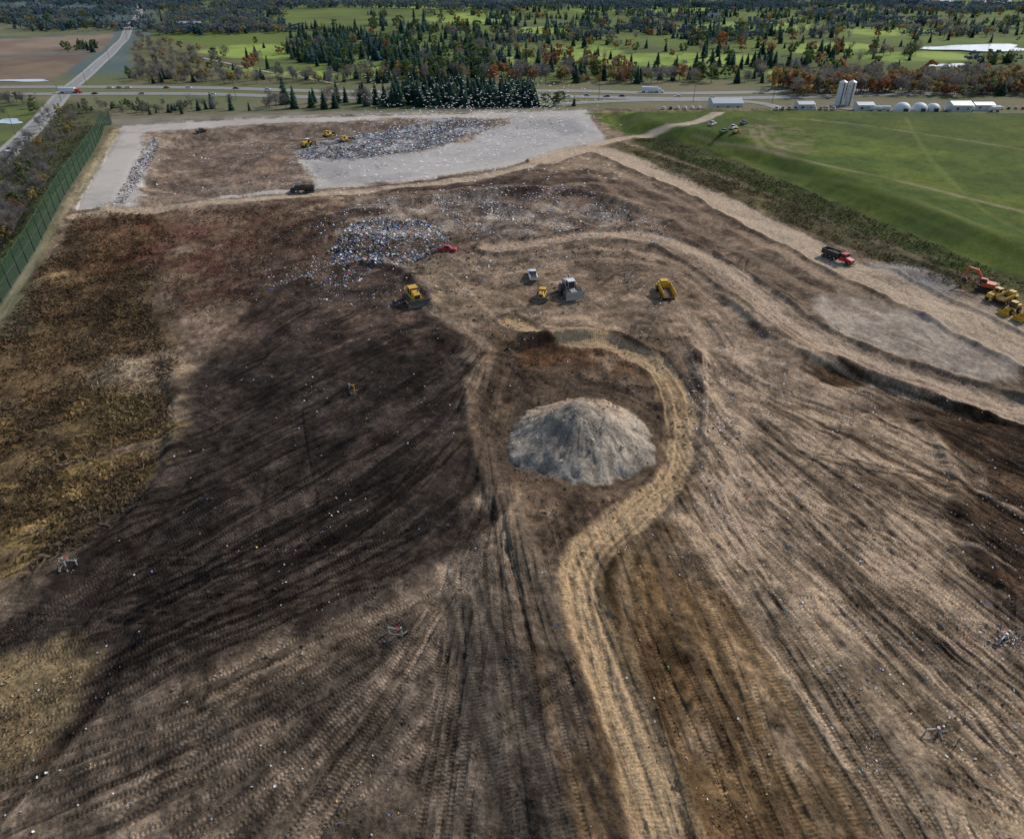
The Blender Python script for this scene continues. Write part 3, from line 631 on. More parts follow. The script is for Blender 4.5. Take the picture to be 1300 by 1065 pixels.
grove('roadside_brush',[([(55,150),(92,138),(100,165),(60,235),(0,330),(-80,440),(-120,330),(0,215)],240,{'bar':6,'yel':.4,'org':.2,'grn':.4},.3,.62),([(0,215),(50,230),(20,300),(-60,400),(-120,330)],60,{'bar':6,'grn':1,'yel':.5},.4,.75),
 (R(0,128,60,150),12,{'bar':2,'grn':1},.4,.7)])
# ---------------- paved roads
asp=mat('asphalt',(134,132,130),.9,var=.12,sc=.3);wp=mat('road_paint',(205,205,200),.7,var=.1);yp=mat('yellow_road_paint',(190,160,70),.7,var=.1)
shd=mat('gravel_shoulder',(156,148,134),.95,var=.2,sc=1)
def ribbon(name,pts,off,w,m_,z,dash=None):
    pts=[np.array(p) for p in pts];V=[];Qd=[]
    for i,p in enumerate(pts):
        d=pts[min(i+1,len(pts)-1)]-pts[max(i-1,0)];d/=np.linalg.norm(d)+1e-9;nn=np.array([-d[1],d[0]])
        for k in(-w/2,w/2):
            q=p+nn*(off+k);V.append((q[0],q[1],0))
    V=np.array(V);c=hfun(V[:,0],V[:,1]);V[:,2]=np.maximum(c,gz(V[:,0],V[:,1]))+z
    for i in range(len(pts)-1):
        if dash and i%dash:continue
        Qd.append((2*i,2*i+2,2*i+3,2*i+1))
    return fastmesh(name,V,np.array(Qd),(m_,))
def road(name,p,w,n=14,center=yp):
    pts=smooth(PW(p),n);e=link(bpy.data.objects.new(name,None))
    for nm,off,ww,m_,z,ds in(('shoulder',0,w+3,shd,.20,None),('carriageway',0,w,asp,.26,None),('edge_line_1',w/2-.4,.25,wp,.30,None),('edge_line_2',-w/2+.4,.25,wp,.30,None),('centre_line',0,.25,center,.30,2)):
        o=link(bpy.data.objects.new(nm,ribbon(nm,pts,off,ww,m_,z,ds)));o.parent=e
road('highway',[(-300,112),(-80,112),(80,111),(250,112),(450,117),(700,116),(850,119),(1000,117),(1150,113),(1500,108)],9,center=wp)
road('highway',[(-300,122),(-80,121),(80,120),(250,120),(450,125),(700,123),(850,126),(1000,124),(1150,120),(1500,114)],9,center=wp)
road('country_road',[(178,8),(176,20),(160,45),(132,75),(104,100),(82,118),(55,150),(25,180),(-10,212),(-90,275)],9)
road('country_road',[(690,134),(760,130),(840,128),(960,131),(1100,140),(1400,142)],6)
pth=smooth(PW([(258,74),(275,78),(330,90),(380,98),(430,108)]),8)
o=link(bpy.data.objects.new('golf_cart_path',ribbon('golf_cart_path',pth,0,3,mat('path_gravel',(180,168,145),.9),.2)))
# water
wtr,nt,b=newmat('pond_water');b.inputs['Base Color'].default_value=(*lin((190,198,206)),1);b.inputs['Roughness'].default_value=.25  # pale base colour stands in for reflected sky
def pond(u,v,ru,rv):
    t=np.linspace(0,2*math.pi,25)[:-1];w=1+.18*np.sin(3*t+u)+.1*np.sin(5*t)
    x,y,z=P(u+ru*w*np.cos(t),v+rv*w*np.sin(t));zz=z.max()+.3
    me=bpy.data.meshes.new('pond');me.from_pydata([(x[i],y[i],zz) for i in range(24)],[],[list(range(24))[::-1]]);me.materials.append(wtr);me.update()
    if me.polygons[0].normal.z<0: me.flip_normals()
    link(bpy.data.objects.new('pond',me))
pond(1243,62,62,5);pond(1205,84,26,2.5);pond(1190,62,20,2);pond(12,155,16,3.5);pond(30,103,34,1.5)
# ---------------- object building
class Ob:
    def __init__(s,name,x,y,z,ang,sc=1):
        s.e=link(bpy.data.objects.new(name,None));s.e.location=(x,y,z);s.e.rotation_euler=(0,0,ang);s.e.scale=(sc,)*3
    def add(s,nm,bm,m_,bev=0,sm=False):
        if bev: bmesh.ops.bevel(bm,geom=list(bm.edges),offset=bev,segments=1,affect='EDGES',clamp_overlap=True)
        bmesh.ops.recalc_face_normals(bm,faces=list(bm.faces))
        me=bpy.data.meshes.new(nm);bm.to_mesh(me);bm.free();me.materials.append(m_);o=link(bpy.data.objects.new(nm,me));o.parent=s.e;return o
    def box(s,nm,sx,sy,sz,cx,cy,cz,m_,bev=.05,tx=1,ty=1):
        bm=bmesh.new();bmesh.ops.create_cube(bm,size=1)
        for v in bm.verts:
            k=v.co.z>0;v.co=Vector((v.co.x*sx*(tx if k else 1)+cx,v.co.y*sy*(ty if k else 1)+cy,v.co.z*sz+cz))
        return s.add(nm,bm,m_,bev)
    def prism(s,nm,prof,y0,y1,m_,bev=.04):
        bm=bmesh.new();a=[bm.verts.new((x,y0,z)) for x,z in prof];b_=[bm.verts.new((x,y1,z)) for x,z in prof];n=len(prof)
        bm.faces.new(a);bm.faces.new(b_[::-1])
        for i in range(n):bm.faces.new((a[i],b_[i],b_[(i+1)%n],a[(i+1)%n]))
        return s.add(nm,bm,m_,bev)
    def cyl(s,nm,r,l,cx,cy,cz,m_,ax='y',seg=18,r2=None,bev=0):
        bm=bmesh.new();bmesh.ops.create_cone(bm,cap_ends=True,segments=seg,radius1=r,radius2=r if r2 is None else r2,depth=l)
        if ax=='y':bmesh.ops.rotate(bm,verts=bm.verts,matrix=Matrix.Rotation(math.pi/2,3,'X'))
        if ax=='x':bmesh.ops.rotate(bm,verts=bm.verts,matrix=Matrix.Rotation(math.pi/2,3,'Y'))
        bmesh.ops.translate(bm,verts=bm.verts,vec=(cx,cy,cz));return s.add(nm,bm,m_,bev)
    def wheel(s,nm,r,w,cx,cy,cz=None,hub=None):
        cz=r if cz is None else cz
        s.cyl(nm,r,w,cx,cy,cz,TIRE,bev=.06);s.cyl(nm+'_hub',r*.5,w+.06,cx,cy,cz,hub or STEEL,seg=12)
TIRE=mat('tyre_rubber',(44,41,39),.9);STEEL=mat('dusty_steel',(110,106,100),.6,.4);DARK=mat('dark_steel',(56,52,48),.7,.2);GLASS=mat('cab_glass',(30,38,44),.1,0,.1)
YEL=mat('yellow_machine_paint',(206,160,44),.55,var=.3);ORG=mat('orange_machine_paint',(200,82,42),.5);WHT=mat('white_paint',(215,215,215),.4,0,.12);RED=mat('red_paint',(180,34,34),.4,0,.15)
GRY=mat('gray_machine_paint',(160,158,150),.6);BLK=mat('black_paint',(44,43,43),.5);BLU=mat('blue_paint',(50,70,110),.4);SIL=mat('silver_paint',(150,152,156),.35,.3);DIRT=mat('load_of_soil',(96,82,68),.95,var=.4)
GPT=mat('green_paint',(60,110,60),.5)
def place(name,a,b_,sc=1):
    x,y,z=P([a[0],b_[0]],[a[1],b_[1]]);cx,cy=(x[0]+x[1])/2,(y[0]+y[1])/2
    return Ob(name,cx,cy,float(gz(cx,cy)[0])+.02,math.atan2(y[1]-y[0],x[1]-x[0]),sc)
def bulldozer(a,b_,sc=1,C_=YEL):
    o=place('bulldozer',a,b_,sc)
    for i,y in((1,1),(2,-1)):
        o.prism('track_%d'%i,[(-2.5,.55),(-2.2,.08),(2.1,.08),(2.5,.55),(2.2,1.05),(-2.1,1.15)],y*1.35-.3,y*1.35+.3,DARK,.05)
        for k in range(14):o.box('track_shoe_%d_%d'%(i,k),.12,.66,.06,-2.1+k*.31,y*1.35,1.12,STEEL,0)
        o.box('push_arm_%d'%i,3.0,.2,.3,1.9,y*1.85,.6,C_,.03)
    o.box('hull',4.2,1.9,.8,-.1,0,1.05,C_,.06)
    o.prism('hood',[(.3,1.45),(2.4,1.45),(2.4,2.25),(.3,2.55)],-.65,.65,C_,.06);o.box('grille',.06,1.1,.75,2.45,0,1.85,DARK,0)
    o.box('cab',1.7,1.7,1.25,-.7,0,2.1,GLASS,.04,.9,.88);o.box('cab_roof',1.9,1.85,.16,-.7,0,2.82,C_,.04)
    for x in(-1.5,.1):
        for y in(-.8,.8):o.box('cab_pillar',.12,.12,1.35,x,y,2.1,C_,0)
    o.box('fuel_tank',.9,1.7,1.0,-2.05,0,1.95,C_,.1);o.cyl('exhaust',.08,.9,1.4,.35,2.8,DARK,'z')
    o.prism('blade',[(3.25,.05),(3.1,.6),(3.15,1.2),(3.4,1.65),(3.52,1.65),(3.3,1.2),(3.25,.6),(3.42,.05)],-2.2,2.2,STEEL,0)
    o.box('ripper',.9,.5,.3,-2.9,0,1.0,DARK);o.box('ripper_shank',.2,.12,1.1,-3.25,0,.8,STEEL)
def compactor(a,b_,C_=GRY,sc=1.1):
    o=place('landfill_compactor',a,b_,sc)
    for x in(-1.7,1.7):
        for y in(-1.25,1.25):
            o.cyl('steel_wheel',.85,1.0,x,y,.9,STEEL,seg=20)
            for r_ in range(14):
                t=r_*2*math.pi/14
                for q in(-.3,.3):
                    c=o.box('cleat',.14,.2,.2,x+.92*math.cos(t),y+q,.9+.92*math.sin(t),DARK,0)
    o.box('rear_frame',3.0,1.4,.8,-1.6,0,1.35,C_);o.prism('engine_hood',[(-3.2,1.75),(-.7,1.75),(-.7,2.75),(-3.2,2.45)],-.75,.75,C_,.06)
    o.box('front_frame',2.2,1.4,.7,1.6,0,1.3,C_);o.box('cab',1.5,1.5,1.4,.1,0,2.45,GLASS,.04,.92,.92);o.box('cab_roof',1.8,1.75,.15,.1,0,3.23,WHT)
    for x in(-.6,.8):
        for y in(-.72,.72):o.box('cab_pillar',.1,.1,1.4,x,y,2.45,C_,0)
    o.prism('blade',[(3.3,.1),(3.15,.8),(3.4,1.9),(3.5,1.9),(3.3,.8),(3.45,.1)],-2.0,2.0,C_,0)
    for y in(-.7,.7):o.box('lift_arm',1.6,.2,.25,2.5,y,.8,C_)
    for k in range(-3,4):o.box('blade_screen_bar',.05,.05,.6,3.45,k*.6,2.2,DARK,0)
    o.cyl('exhaust',.09,.8,-2.2,.4,2.9,DARK,'z')
def hopper(o,x0,x1,w,z0,z1,m_,load=None,flare=.25,tail=.5):
    n=0
    o.box('bed_floor',x1-x0,w-.3,.15,(x0+x1)/2,0,z0,m_)
    for y in(-1,1):
        bm=bmesh.new();P4=[(x0-tail,y*(w/2+flare),z1),(x1,y*(w/2+flare),z1),(x1,y*(w/2),z0),(x0,y*(w/2),z0)]
        a=[bm.verts.new(p) for p in P4];b_=[bm.verts.new((p[0],p[1]-y*.12,p[2])) for p in P4];bm.faces.new(a);bm.faces.new(b_[::-1])
        for i in range(4):bm.faces.new((a[i],b_[i],b_[(i+1)%4],a[(i+1)%4]))
        o.add('bed_side',bm,m_)
        for k in range(5):o.box('bed_rib',.1,.1,z1-z0,x0+.4+k*(x1-x0-.8)/4,y*(w/2+flare*.5+.06),(z0+z1)/2,m_,0)
    o.box('bed_headboard',.14,w+flare*1.6,z1-z0+.2,x1+.08,0,(z0+z1)/2+.1,m_,.02)
    if load:
        bm=bmesh.new();bmesh.ops.create_grid(bm,x_segments=8,y_segments=6,size=.5)
        for v in bm.verts:
            k=1-max(abs(v.co.x),abs(v.co.y))*2;v.co=Vector(((x0+x1)/2+v.co.x*(x1-x0-.1),v.co.y*(w+.1),z0+(z1-z0)*.55+.5*k+random.uniform(-.06,.06)))
        o.add('load',bm,load)
def artic(a,b_,sc=1):
    o=place('articulated_dump_truck',a,b_,sc)
    for x in(3.0,-1.3,-3.1):
        for y in(-1.15,1.15):o.wheel('wheel',.85,.6,x,y,hub=YEL)
    o.box('front_frame',2.8,1.3,.6,3.2,0,1.1,DARK);o.prism('hood',[(2.9,1.3),(4.9,1.2),(4.9,1.9),(2.9,2.4)],-.95,.95,YEL,.08);o.box('grille',.05,1.3,.5,4.94,0,1.55,DARK,0)
    for y in(-1.2,1.2):o.box('fender',1.8,.55,.12,3.1,y,1.82,YEL)
    o.box('cab',1.35,1.7,1.35,2.15,0,2.5,GLASS,.04,.9,.92);o.box('cab_roof',1.6,1.85,.14,2.15,0,3.24,YEL);o.box('cab_base',1.5,1.9,.7,2.15,0,1.6,YEL)
    for x in(1.55,2.75):
        for y in(-.8,.8):o.box('cab_pillar',.1,.1,1.35,x,y,2.5,YEL,0)
    o.box('rear_frame',5.4,.8,.4,-1.8,0,1.2,DARK);hopper(o,-4.2,1.0,2.5,1.6,2.9,YEL,None,.2,.6)
    o.box('bed_liner',5.0,2.3,.05,-1.55,0,1.75,DIRT,0);o.cyl('exhaust',.09,.8,1.35,1.0,2.7,DARK,'z')
def dumptruck(a,b_,cab=RED,bed=BLK,name='dump_truck',load=DIRT,sc=1):
    o=place(name,a,b_,sc)
    for x in(3.2,-1.2,-2.5,-3.8):
        for y in(-1.0,1.0):o.wheel('wheel',.52,.35 if x>0 else .5,x,y)
    o.box('chassis',8.2,.9,.3,-.2,0,.95,DARK);o.prism('hood',[(2.5,.8),(4.3,.8),(4.3,1.6),(2.5,1.95)],-.85,.85,cab,.08);o.box('grille',.06,1.2,.8,4.33,0,1.2,STEEL,0);o.box('bumper',.25,2.3,.3,4.45,0,.6,STEEL)
    for y in(-1,1):o.box('fender',1.3,.4,.12,3.2,y,1.15,cab)
    o.box('cab',1.6,2.1,1.0,1.75,0,1.35,cab,.06);o.box('cab_glass',1.5,2.0,.8,1.75,0,2.2,GLASS,.04,.85,.9);o.box('cab_roof',1.5,2.0,.14,1.7,0,2.66,cab)
    hopper(o,-4.4,.6,2.3,1.25,2.5,bed,load,.05,.1);o.box('tailgate',.12,2.4,1.3,-4.5,0,1.9,bed)
    o.cyl('exhaust',.08,1.6,.8,.95,2.4,STEEL,'z');o.cyl('fuel_tank',.3,1.0,1.4,1.0,.75,STEEL,'x')
def pickup(a,b_,c=WHT,name='pickup_truck',sc=1):
    o=place(name,a,b_,sc)
    for x in(1.75,-1.75):
        for y in(-.85,.85):o.wheel('wheel',.4,.27,x,y)
    o.prism('body',[(-2.8,.5),(2.8,.5),(2.85,.95),(2.6,1.15),(1.2,1.25),(-2.8,1.25)],-.97,.97,c,.07)
    o.prism('cabin',[(-.75,1.25),(1.3,1.25),(.7,1.85),(-.6,1.85)],-.85,.85,GLASS,.05);o.box('roof',1.3,1.55,.07,.05,0,1.88,c)
    o.box('bed_interior',1.85,1.5,.05,-1.85,0,1.27,BLK,0);o.box('front_bumper',.15,1.8,.25,2.88,0,.6,STEEL);o.box('tail_lights',.04,1.8,.15,-2.82,0,1.0,RED,0)
def car(a,b_,c,name='car'):
    o=place(name,a,b_)
    for x in(1.4,-1.4):
        for y in(-.78,.78):o.wheel('wheel',.34,.24,x,y)
    o.prism('body',[(-2.25,.35),(2.25,.35),(2.3,.7),(1.2,.92),(-2.2,.98)],-.9,.9,c,.07)
    o.prism('cabin',[(-1.9,.95),(1.1,.92),(.4,1.4),(-1.3,1.42)],-.78,.78,GLASS,.05);o.box('roof',1.6,1.4,.06,-.45,0,1.44,c)
def semi(a,b_,c=WHT,cc=WHT):
    o=place('semi_truck',a,b_)
    for x in(6.6,3.2,2.0,-6.2,-7.4):
        for y in(-1,1):o.wheel('wheel',.5,.45,x,y)
    o.box('chassis',6.5,.9,.25,4.2,0,.95,DARK);o.prism('hood',[(5.6,.8),(7.4,.8),(7.4,1.6),(5.6,2.0)],-1,1,cc,.08);o.box('cab',2.2,2.3,2.3,4.5,0,2.0,cc,.1);o.box('windscreen',.06,2.0,.7,5.64,0,2.5,GLASS,0)
    o.box('trailer',11.6,2.5,2.7,-2.6,0,2.6,c,.04);o.box('trailer_skirt',5,2.3,.5,-1.5,0,.95,SIL)
def excavator(a,b_,C_=ORG):
    o=place('excavator',a,b_)
    for y in(-1.2,1.2):o.prism('track',[(-2.1,.5),(-1.8,.05),(1.8,.05),(2.1,.5),(1.8,.9),(-1.8,.9)],y-.3,y+.3,DARK,.05)
    o.cyl('slew_ring',.8,.4,0,0,1.1,DARK,'z');o.box('house',3.4,2.5,1.1,-.5,0,1.85,C_,.08);o.box('counterweight',.8,2.5,1.2,-2.4,0,1.85,DARK,.12)
    o.box('cab',1.6,.95,1.5,.7,.75,2.5,GLASS,.05);o.box('cab_roof',1.6,1.0,.1,.7,.75,3.3,C_)
    o.prism('boom',[(.5,2.0),(.9,1.7),(2.9,4.3),(5.2,4.9),(5.2,5.2),(2.7,4.95)],-.55,-.1,C_,.03);o.prism('stick',[(4.9,5.4),(5.5,5.2),(5.3,2.2),(5.0,2.2)],-.5,-.15,C_,.03)
    o.prism('bucket',[(4.9,2.3),(5.6,2.2),(5.5,1.3),(4.8,1.0),(4.3,1.3),(4.5,1.9)],-.9,.25,DARK,.03);o.cyl('boom_cylinder',.1,2.4,1.9,-.33,2.7,STEEL,'z')
def loader(a,b_,sc=1):
    o=place('wheel_loader',a,b_,sc)
    for x in(-1.5,1.5):
        for y in(-1.0,1.0):o.wheel('wheel',.78,.55,x,y,hub=YEL)
    o.prism('engine_hood',[(-3.0,1.1),(-.5,1.0),(-.5,2.3),(-2.8,2.1)],-.8,.8,YEL,.08);o.box('front_frame',1.9,1.0,.8,1.2,0,1.2,YEL)
    o.box('cab',1.3,1.4,1.5,0,0,2.35,GLASS,.04,.9,.9);o.box('cab_roof',1.5,1.6,.14,0,0,3.15,YEL)
    for y in(-.6,.6):
        o.prism('lift_arm',[(.9,1.9),(1.2,1.6),(3.2,.5),(3.3,.8)],y-.1,y+.1,YEL,.02);o.box('cab_pillar',.1,.1,1.5,-.6,y,2.35,YEL,0)
    o.prism('bucket',[(3.1,.15),(4.3,.1),(4.2,.2),(3.3,.35),(3.25,1.0),(3.9,1.35),(3.8,1.45),(3.05,1.1)],-1.4,1.4,YEL,0);o.cyl('exhaust',.08,.7,-1.6,.3,2.6,DARK,'z')
bulldozer((516,371),(537,396),1.25)
bulldozer((691,371),(685,386),.88)
compactor((712,362),(735,388),sc=1.2)
artic((853,390),(835,361),1.1)
pickup((677,359),(675,349),sc=1.1)
pickup((555,320),(580,321),RED)
dumptruck((1046,323),(1082,336),sc=1.1)
dumptruck((398,243),(370,243),BLK,BLK)
excavator((1262,372),(1236,366));loader((1250,384),(1275,378));artic((1262,390),(1290,378),.8);loader((1296,392),(1270,400),.9);loader((1318,398),(1286,408),.9)
bulldozer((408,176),(425,171),1);compactor((384,189),(398,184),YEL);bulldozer((430,183),(445,178),.9);pickup((250,170),(262,167),BLK)
pickup((900,161),(908,158),WHT);pickup((925,166),(935,162),WHT);pickup((915,172),(922,168),GPT);pickup((940,160),(948,157),BLU);loader((930,172),(938,168),.8)
for u,c in((140,WHT),(152,SIL),(163,WHT),(212,RED),(240,WHT),(300,BLK),(340,WHT),(690,WHT),(745,SIL),(790,BLK),(905,WHT)):car((u-4,112.5+max(0,(u-250)*.02)),(u+4,112.5+max(0,(u-250)*.02)),c)
for u,c in((120,BLK),(180,SIL),(270,WHT),(720,WHT),(770,BLU),(860,WHT)):
    vv=120.3+max(0,min(200,u-250))*.022-(1 if u>600 else 0);car((u+4,vv),(u-4,vv),c)
semi((82,119),(100,119),WHT,RED);semi((820,118),(838,118.5));car((14,190),(8,195),WHT);car((36,170),(31,175),BLK);car((118,88),(112,93),WHT)
# gas wells, pipes
PVC=mat('wellhead_pipe',(170,168,160),.5)
def well(u,v,c=None):
    x,y,z=P([u],[v]);o=Ob('gas_wellhead',x[0],y[0],float(gz(x,y)[0]),random.uniform(0,6),1)
    o.cyl('riser',.12,1.6,0,0,.8,c or PVC,'z');o.cyl('flange',.22,.08,0,0,1.3,DARK,'z');o.cyl('lateral',.09,1.8,.9,0,1.1,PVC,'x');o.cyl('drop',.09,1.1,1.75,0,.55,PVC,'z');o.cyl('valve_wheel',.18,.05,.5,0,1.35,RED,'z')
    for k in range(4):o.box('stake',.08,.08,1.2,random.uniform(-1.3,1.3),random.uniform(-1.3,1.3),.6,STEEL,0)
    for k in range(3):
        b2=o.box('timber',random.uniform(.8,1.6),.15,.12,0,0,.12,mat('weathered_timber',(150,138,120),.9));b2.location=(random.uniform(-1,1),random.uniform(-1,1),0);b2.rotation_euler=(0,0,random.uniform(0,3))
for u,v in((450,497),(510,806),(1192,932),(1275,812),(84,720),(800,355),(1048,283)):well(u,v,YEL if u==450 else None)
# ---------------- litter fence
net,nt,b=newmat('green_netting');tr=nt.nodes.new('ShaderNodeBsdfTransparent');mx=nt.nodes.new('ShaderNodeMixShader');mx.inputs[0].default_value=.5
b.inputs['Base Color'].default_value=(*lin((42,70,54)),1);b.inputs['Roughness'].default_value=.9;b.inputs['Specular IOR Level'].default_value=.1
nt.links.new(tr.outputs[0],mx.inputs[1]);nt.links.new(b.outputs[0],mx.inputs[2]);nt.links.new(mx.outputs[0],nt.nodes['Material Output'].inputs['Surface'])
pole=mat('green_post',(36,56,44),.7)
fe=link(bpy.data.objects.new('litter_fence',None))
fp=smooth(PW([(-120,545),(-60,465),(0,388),(55,300),(100,222),(128,175),(142,155)]),24)
acc=0;pts=[fp[0]]
for i in range(1,len(fp)):
    acc+=math.hypot(fp[i][0]-fp[i-1][0],fp[i][1]-fp[i-1][1])
    if acc>7:pts.append(fp[i]);acc=0
bmP=bmesh.new();NV=[];NQ=[]
HF=7.5
for i,p in enumerate(pts):
    z=float(hfun(*p));
    r_=bmesh.ops.create_cone(bmP,cap_ends=True,segments=6,radius1=.22,radius2=.16,depth=HF+.4);bmesh.ops.translate(bmP,verts=r_['verts'],vec=(p[0],p[1],z+HF/2))
    NV+=[(p[0],p[1],z),(p[0],p[1],z+HF-.1)]
    if i<len(pts)-1:
        NQ.append((2*i,2*i+2,2*i+3,2*i+1));q=pts[i+1];z2=float(hfun(*q))
        for hz in(.3,HF*.5,HF-.1):
            a=Vector((p[0],p[1],z+hz));c=Vector((q[0],q[1],z2+hz));d=c-a
            r_=bmesh.ops.create_cone(bmP,cap_ends=False,segments=4,radius1=.08,radius2=.08,depth=d.length);bmesh.ops.transform(bmP,verts=r_['verts'],matrix=Matrix.Translation((a+c)/2)@d.to_track_quat('Z','Y').to_matrix().to_4x4())
me=bpy.data.meshes.new('posts_and_rails');bmP.to_mesh(me);me.materials.append(pole);o=link(bpy.data.objects.new('posts_and_rails',me));o.parent=fe
o=link(bpy.data.objects.new('netting',fastmesh('netting',NV,np.array(NQ),(net,))));o.parent=fe
# ---------------- buildings
conc=mat('white_concrete',(205,205,205),.6,var=.12,sc=.5);roofm=mat('metal_roof',(180,182,185),.4,.2,.1);wall=mat('metal_siding',(190,188,182),.6,var=.1,sc=.4);gl=mat('window_glass',(50,60,70),.15,var=.1);brick=mat('brick_wall',(140,100,84),.9);shing=mat('shingles',(90,84,80),.9)
def bld(name,u,v,lx,ly,h,ang=0,wm_=wall,rm=roofm,pitch=.18):
    x,y,z=P([u],[v]);o=Ob(name,x[0],y[0],z[0],ang)
    o.box('walls',lx,ly,h,0,0,h/2,wm_,0)
    bm=bmesh.new();e_=.4;hx,hy=lx/2+e_,ly/2+e_;rp=h+ly*pitch
    vv=[bm.verts.new(p) for p in[(-hx,-hy,h+.02),(hx,-hy,h+.02),(hx,hy,h+.02),(-hx,hy,h+.02),(-hx,0,rp),(hx,0,rp)]]
    for f_ in((0,1,5,4),(2,3,4,5),(0,4,3),(1,2,5),(3,2,1,0)):bm.faces.new([vv[k] for k in f_])
    o.add('roof',bm,rm)
    n=max(2,int(lx/5))
    for k in range(n):
        o.box('window_%d'%k,1.3,.08,1.1,-lx/2+(k+.5)*lx/n,-ly/2-.05,h*.55,gl,0)
    o.box('door',2.4,.1,min(3,h*.7),lx*.1+.3,-ly/2-.08,min(3,h*.7)/2,roofm,0);return o
def silo(u,v,r_,h):
    x,y,z=P([u],[v]);o=Ob('storage_silo',x[0],y[0],z[0],0)
    o.cyl('shell',r_,h,0,0,h/2,conc,'z',24);o.cyl('cone_roof',r_*1.03,r_*.45,0,0,h+r_*.225+.01,roofm,'z',24,r2=.3)
    for k in range(1,6):o.cyl('hoop_%d'%k,r_*1.015,.25,0,0,h*k/6,roofm,'z',24)
    o.box('ladder',.5,.2,h,0,-r_-.12,h/2,DARK,0)
silo(1064,134,2.5,14);silo(1075.5,134,2.5,14)
bld('warehouse',920,137,18,12,5,.03);bld('storage_shed',1020,140,9,7,3.5,.05);bld('storage_shed',1095,141,9,7,3.5)
bld('farm_shed',241,36,34,14,6);bld('maintenance_building',1215,142,11,9,4);bld('storage_shed',1245,140,12,7,3.5)
def dome(u,v,r_):
    x,y,z=P([u],[v]);o=Ob('salt_storage_dome',x[0],y[0],z[0],0);bm=bmesh.new();bmesh.ops.create_uvsphere(bm,u_segments=20,v_segments=12,radius=r_)
    bmesh.ops.bisect_plane(bm,geom=bm.verts[:]+bm.edges[:]+bm.faces[:],plane_co=(0,0,0),plane_no=(0,0,-1),clear_outer=True)
    for v_ in bm.verts:v_.co.z=v_.co.z*.85+1.0
    o.add('shell',bm,conc);o.cyl('base_wall',r_*1.01,1.1,0,0,.5,wall,'z',20);o.box('entrance',2.2,1.2,2.4,0,-r_,1.2,DARK)
dome(1144,142,4.6);dome(1166,142,4.4);dome(1183,142,4.0)
def tank(u,v):
    x,y,z=P([u],[v]);o=Ob('storage_tank',x[0],y[0],z[0],random.uniform(-.2,.2));o.cyl('vessel',1.3,6,0,0,2,conc,'x',16,bev=.3)
    for q in(-2,2):o.box('saddle',.4,2,1,q,0,.5,DARK,0)
for u in(1110,1122,1205,1228,1262):tank(u,142.5)
for u in list(range(842,896,9))+list(range(1190,1300,9)):
    car((u,139.5+random.uniform(-.5,.5)),(u+1,138),random.choice([WHT,SIL,BLK,WHT,BLU,RED]))
for u in range(985,1058,8):pickup((u,141),(u+1,139),random.choice([WHT,SIL,WHT]))
for k in range(46):
    u=random.uniform(1150,1340);v=random.uniform(-8,8);bld('suburban_house',u,v,random.uniform(14,22),10,5.5,random.uniform(-.5,.5),random.choice([wall,conc,brick]),random.choice([shing,roofm]),.35)
for u,v in((430,4),(700,2),(520,-4),(905,22),(60,12)):bld('farm_house',u,v,18,10,6,.2,conc,shing,.35)
# poles
wood=mat('pole_wood',(110,96,82),.9)
def upole(u,v,h=11,nm='utility_pole'):
    x,y,z=P([u],[v]);o=Ob(nm,x[0],y[0],z[0],0)
    o.cyl('pole',.2,h,0,0,h/2,wood,'z',8,r2=.12);o.box('crossarm',2.4,.15,.15,0,0,h-.8,wood,0)
    for q in(-1,0,1):o.cyl('insulator',.07,.2,q,0,h-.6,conc,'z',6)
for u,v in((20,172),(52,142),(78,130),(110,108),(140,80),(162,52),(300,128),(430,131),(760,128),(880,130),(980,132)):upole(u,v)
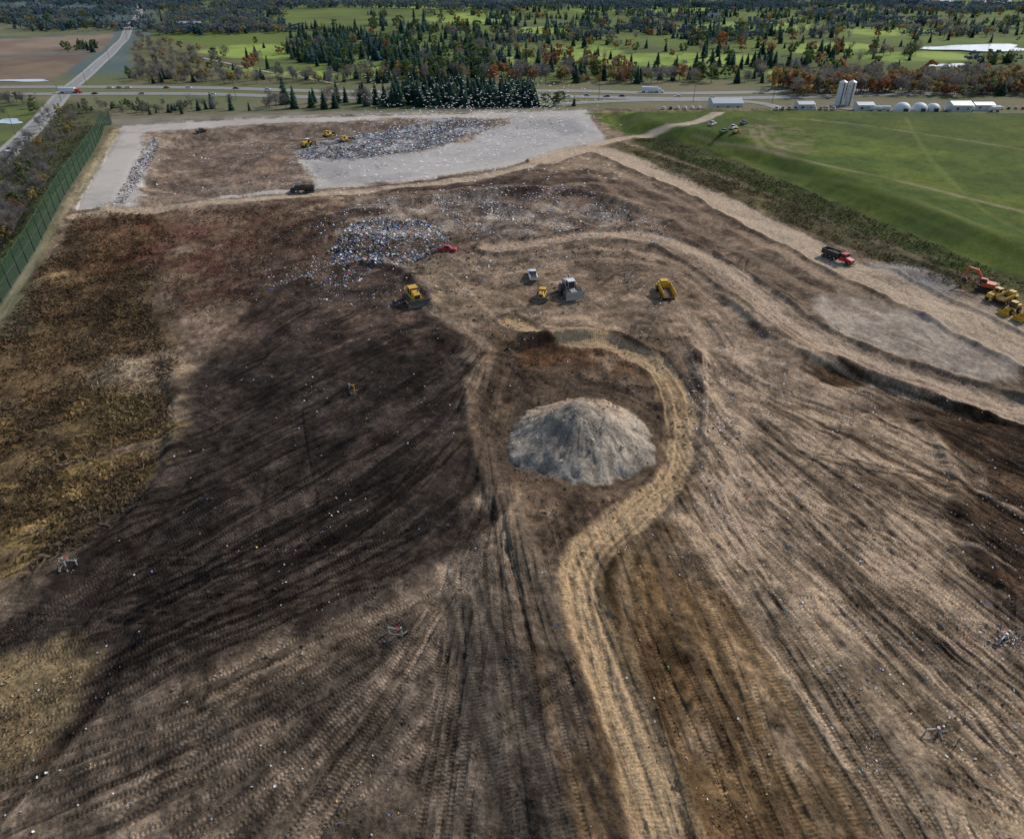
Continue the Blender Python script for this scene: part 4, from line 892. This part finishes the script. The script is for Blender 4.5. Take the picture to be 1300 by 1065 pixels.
# ---------------- gulls
gm2=mat('gull_feathers',(238,238,238),.7,var=.05);V=[];Qd=[]
w=PW([(430,215),(470,145),(560,142),(700,142),(760,165),(640,205),(560,215)]);gx,gy=inpoly(w,700);gx2,gy2=inpoly(PW([(380,240),(760,170),(800,230),(700,290),(480,290)]),180);gx3,gy3=inpoly(PW([(530,172),(545,150),(720,146),(730,160),(640,185)]),420)
gx=np.r_[gx,gx2,gx3];gy=np.r_[gy,gy2,gy3];g0=gz(gx,gy)
for i in range(len(gx)):
    a=random.uniform(0,6.28);ca,sa=math.cos(a),math.sin(a);z=g0[i]+(random.uniform(1,22) if random.random()<.75 else .3);f_=random.uniform(-.1,.35);s=random.uniform(1.0,1.45)
    L=[(.33,0,.02),(.1,.09,.05),(-.3,.05,.0),(-.42,.09,0),(-.42,-.09,0),(-.3,-.05,0),(.1,-.09,.05),(0,.38,.05+f_*.5),(.12,.40,.05+f_*.5),(-.15,.75,f_),(-.02,-.38,.05+f_*.5),(.12,-.40,.05+f_*.5),(-.15,-.75,f_),(0,0,-.08)]
    k=len(V);V+=[(gx[i]+s*(x*ca-y*sa),gy[i]+s*(x*sa+y*ca),z+s*zz) for x,y,zz in L]
    Qd+=[(k,k+1,k+2,k+13),(k,k+13,k+5,k+6),(k+1,k+8,k+7,k+2),(k+8,k+9,k+7),(k+6,k+5,k+10,k+11),(k+11,k+10,k+12),(k,k+6,k+2,k+1),(k+2,k+5,k+4,k+3),(k+6,k+5,k+2)]
me=bpy.data.meshes.new('gull_flock');me.from_pydata(V,[],Qd);me.materials.append(gm2);link(bpy.data.objects.new('gull_flock',me))
# ---------------- light & camera
el=math.radians(36);sx,sy=.78,.62;n_=math.hypot(sx,sy);sdir=Vector((sx/n_*math.cos(el),sy/n_*math.cos(el),math.sin(el)))
ld=bpy.data.lights.new('sun','SUN');ld.energy=3.3;ld.angle=math.radians(2);ld.color=(1,.95,.88);lo=link(bpy.data.objects.new('sun',ld));lo.rotation_euler=(-sdir).to_track_quat('-Z','Y').to_euler()
wd=bpy.data.worlds.new('World');scn.world=wd;wd.use_nodes=True;nt=wd.node_tree;sk=nt.nodes.new('ShaderNodeTexSky');sk.sky_type='NISHITA';sk.sun_disc=False;sk.sun_elevation=el;sk.sun_rotation=math.atan2(sx,sy)
nt.links.new(sk.outputs[0],nt.nodes['Background'].inputs[0]);nt.nodes['Background'].inputs[1].default_value=.14
cd=bpy.data.cameras.new('camera');cd.sensor_width=36;cd.sensor_fit='HORIZONTAL';cd.lens=36*F/1300;cd.clip_end=60000;cd.clip_start=.5
co=link(bpy.data.objects.new('camera',cd));co.location=(0,0,H);co.rotation_euler=(math.pi/2-PIT,0,0);scn.camera=co
scn.view_settings.view_transform='Standard';scn.view_settings.look='None';scn.view_settings.exposure=0
print('objs',len(scn.objects))
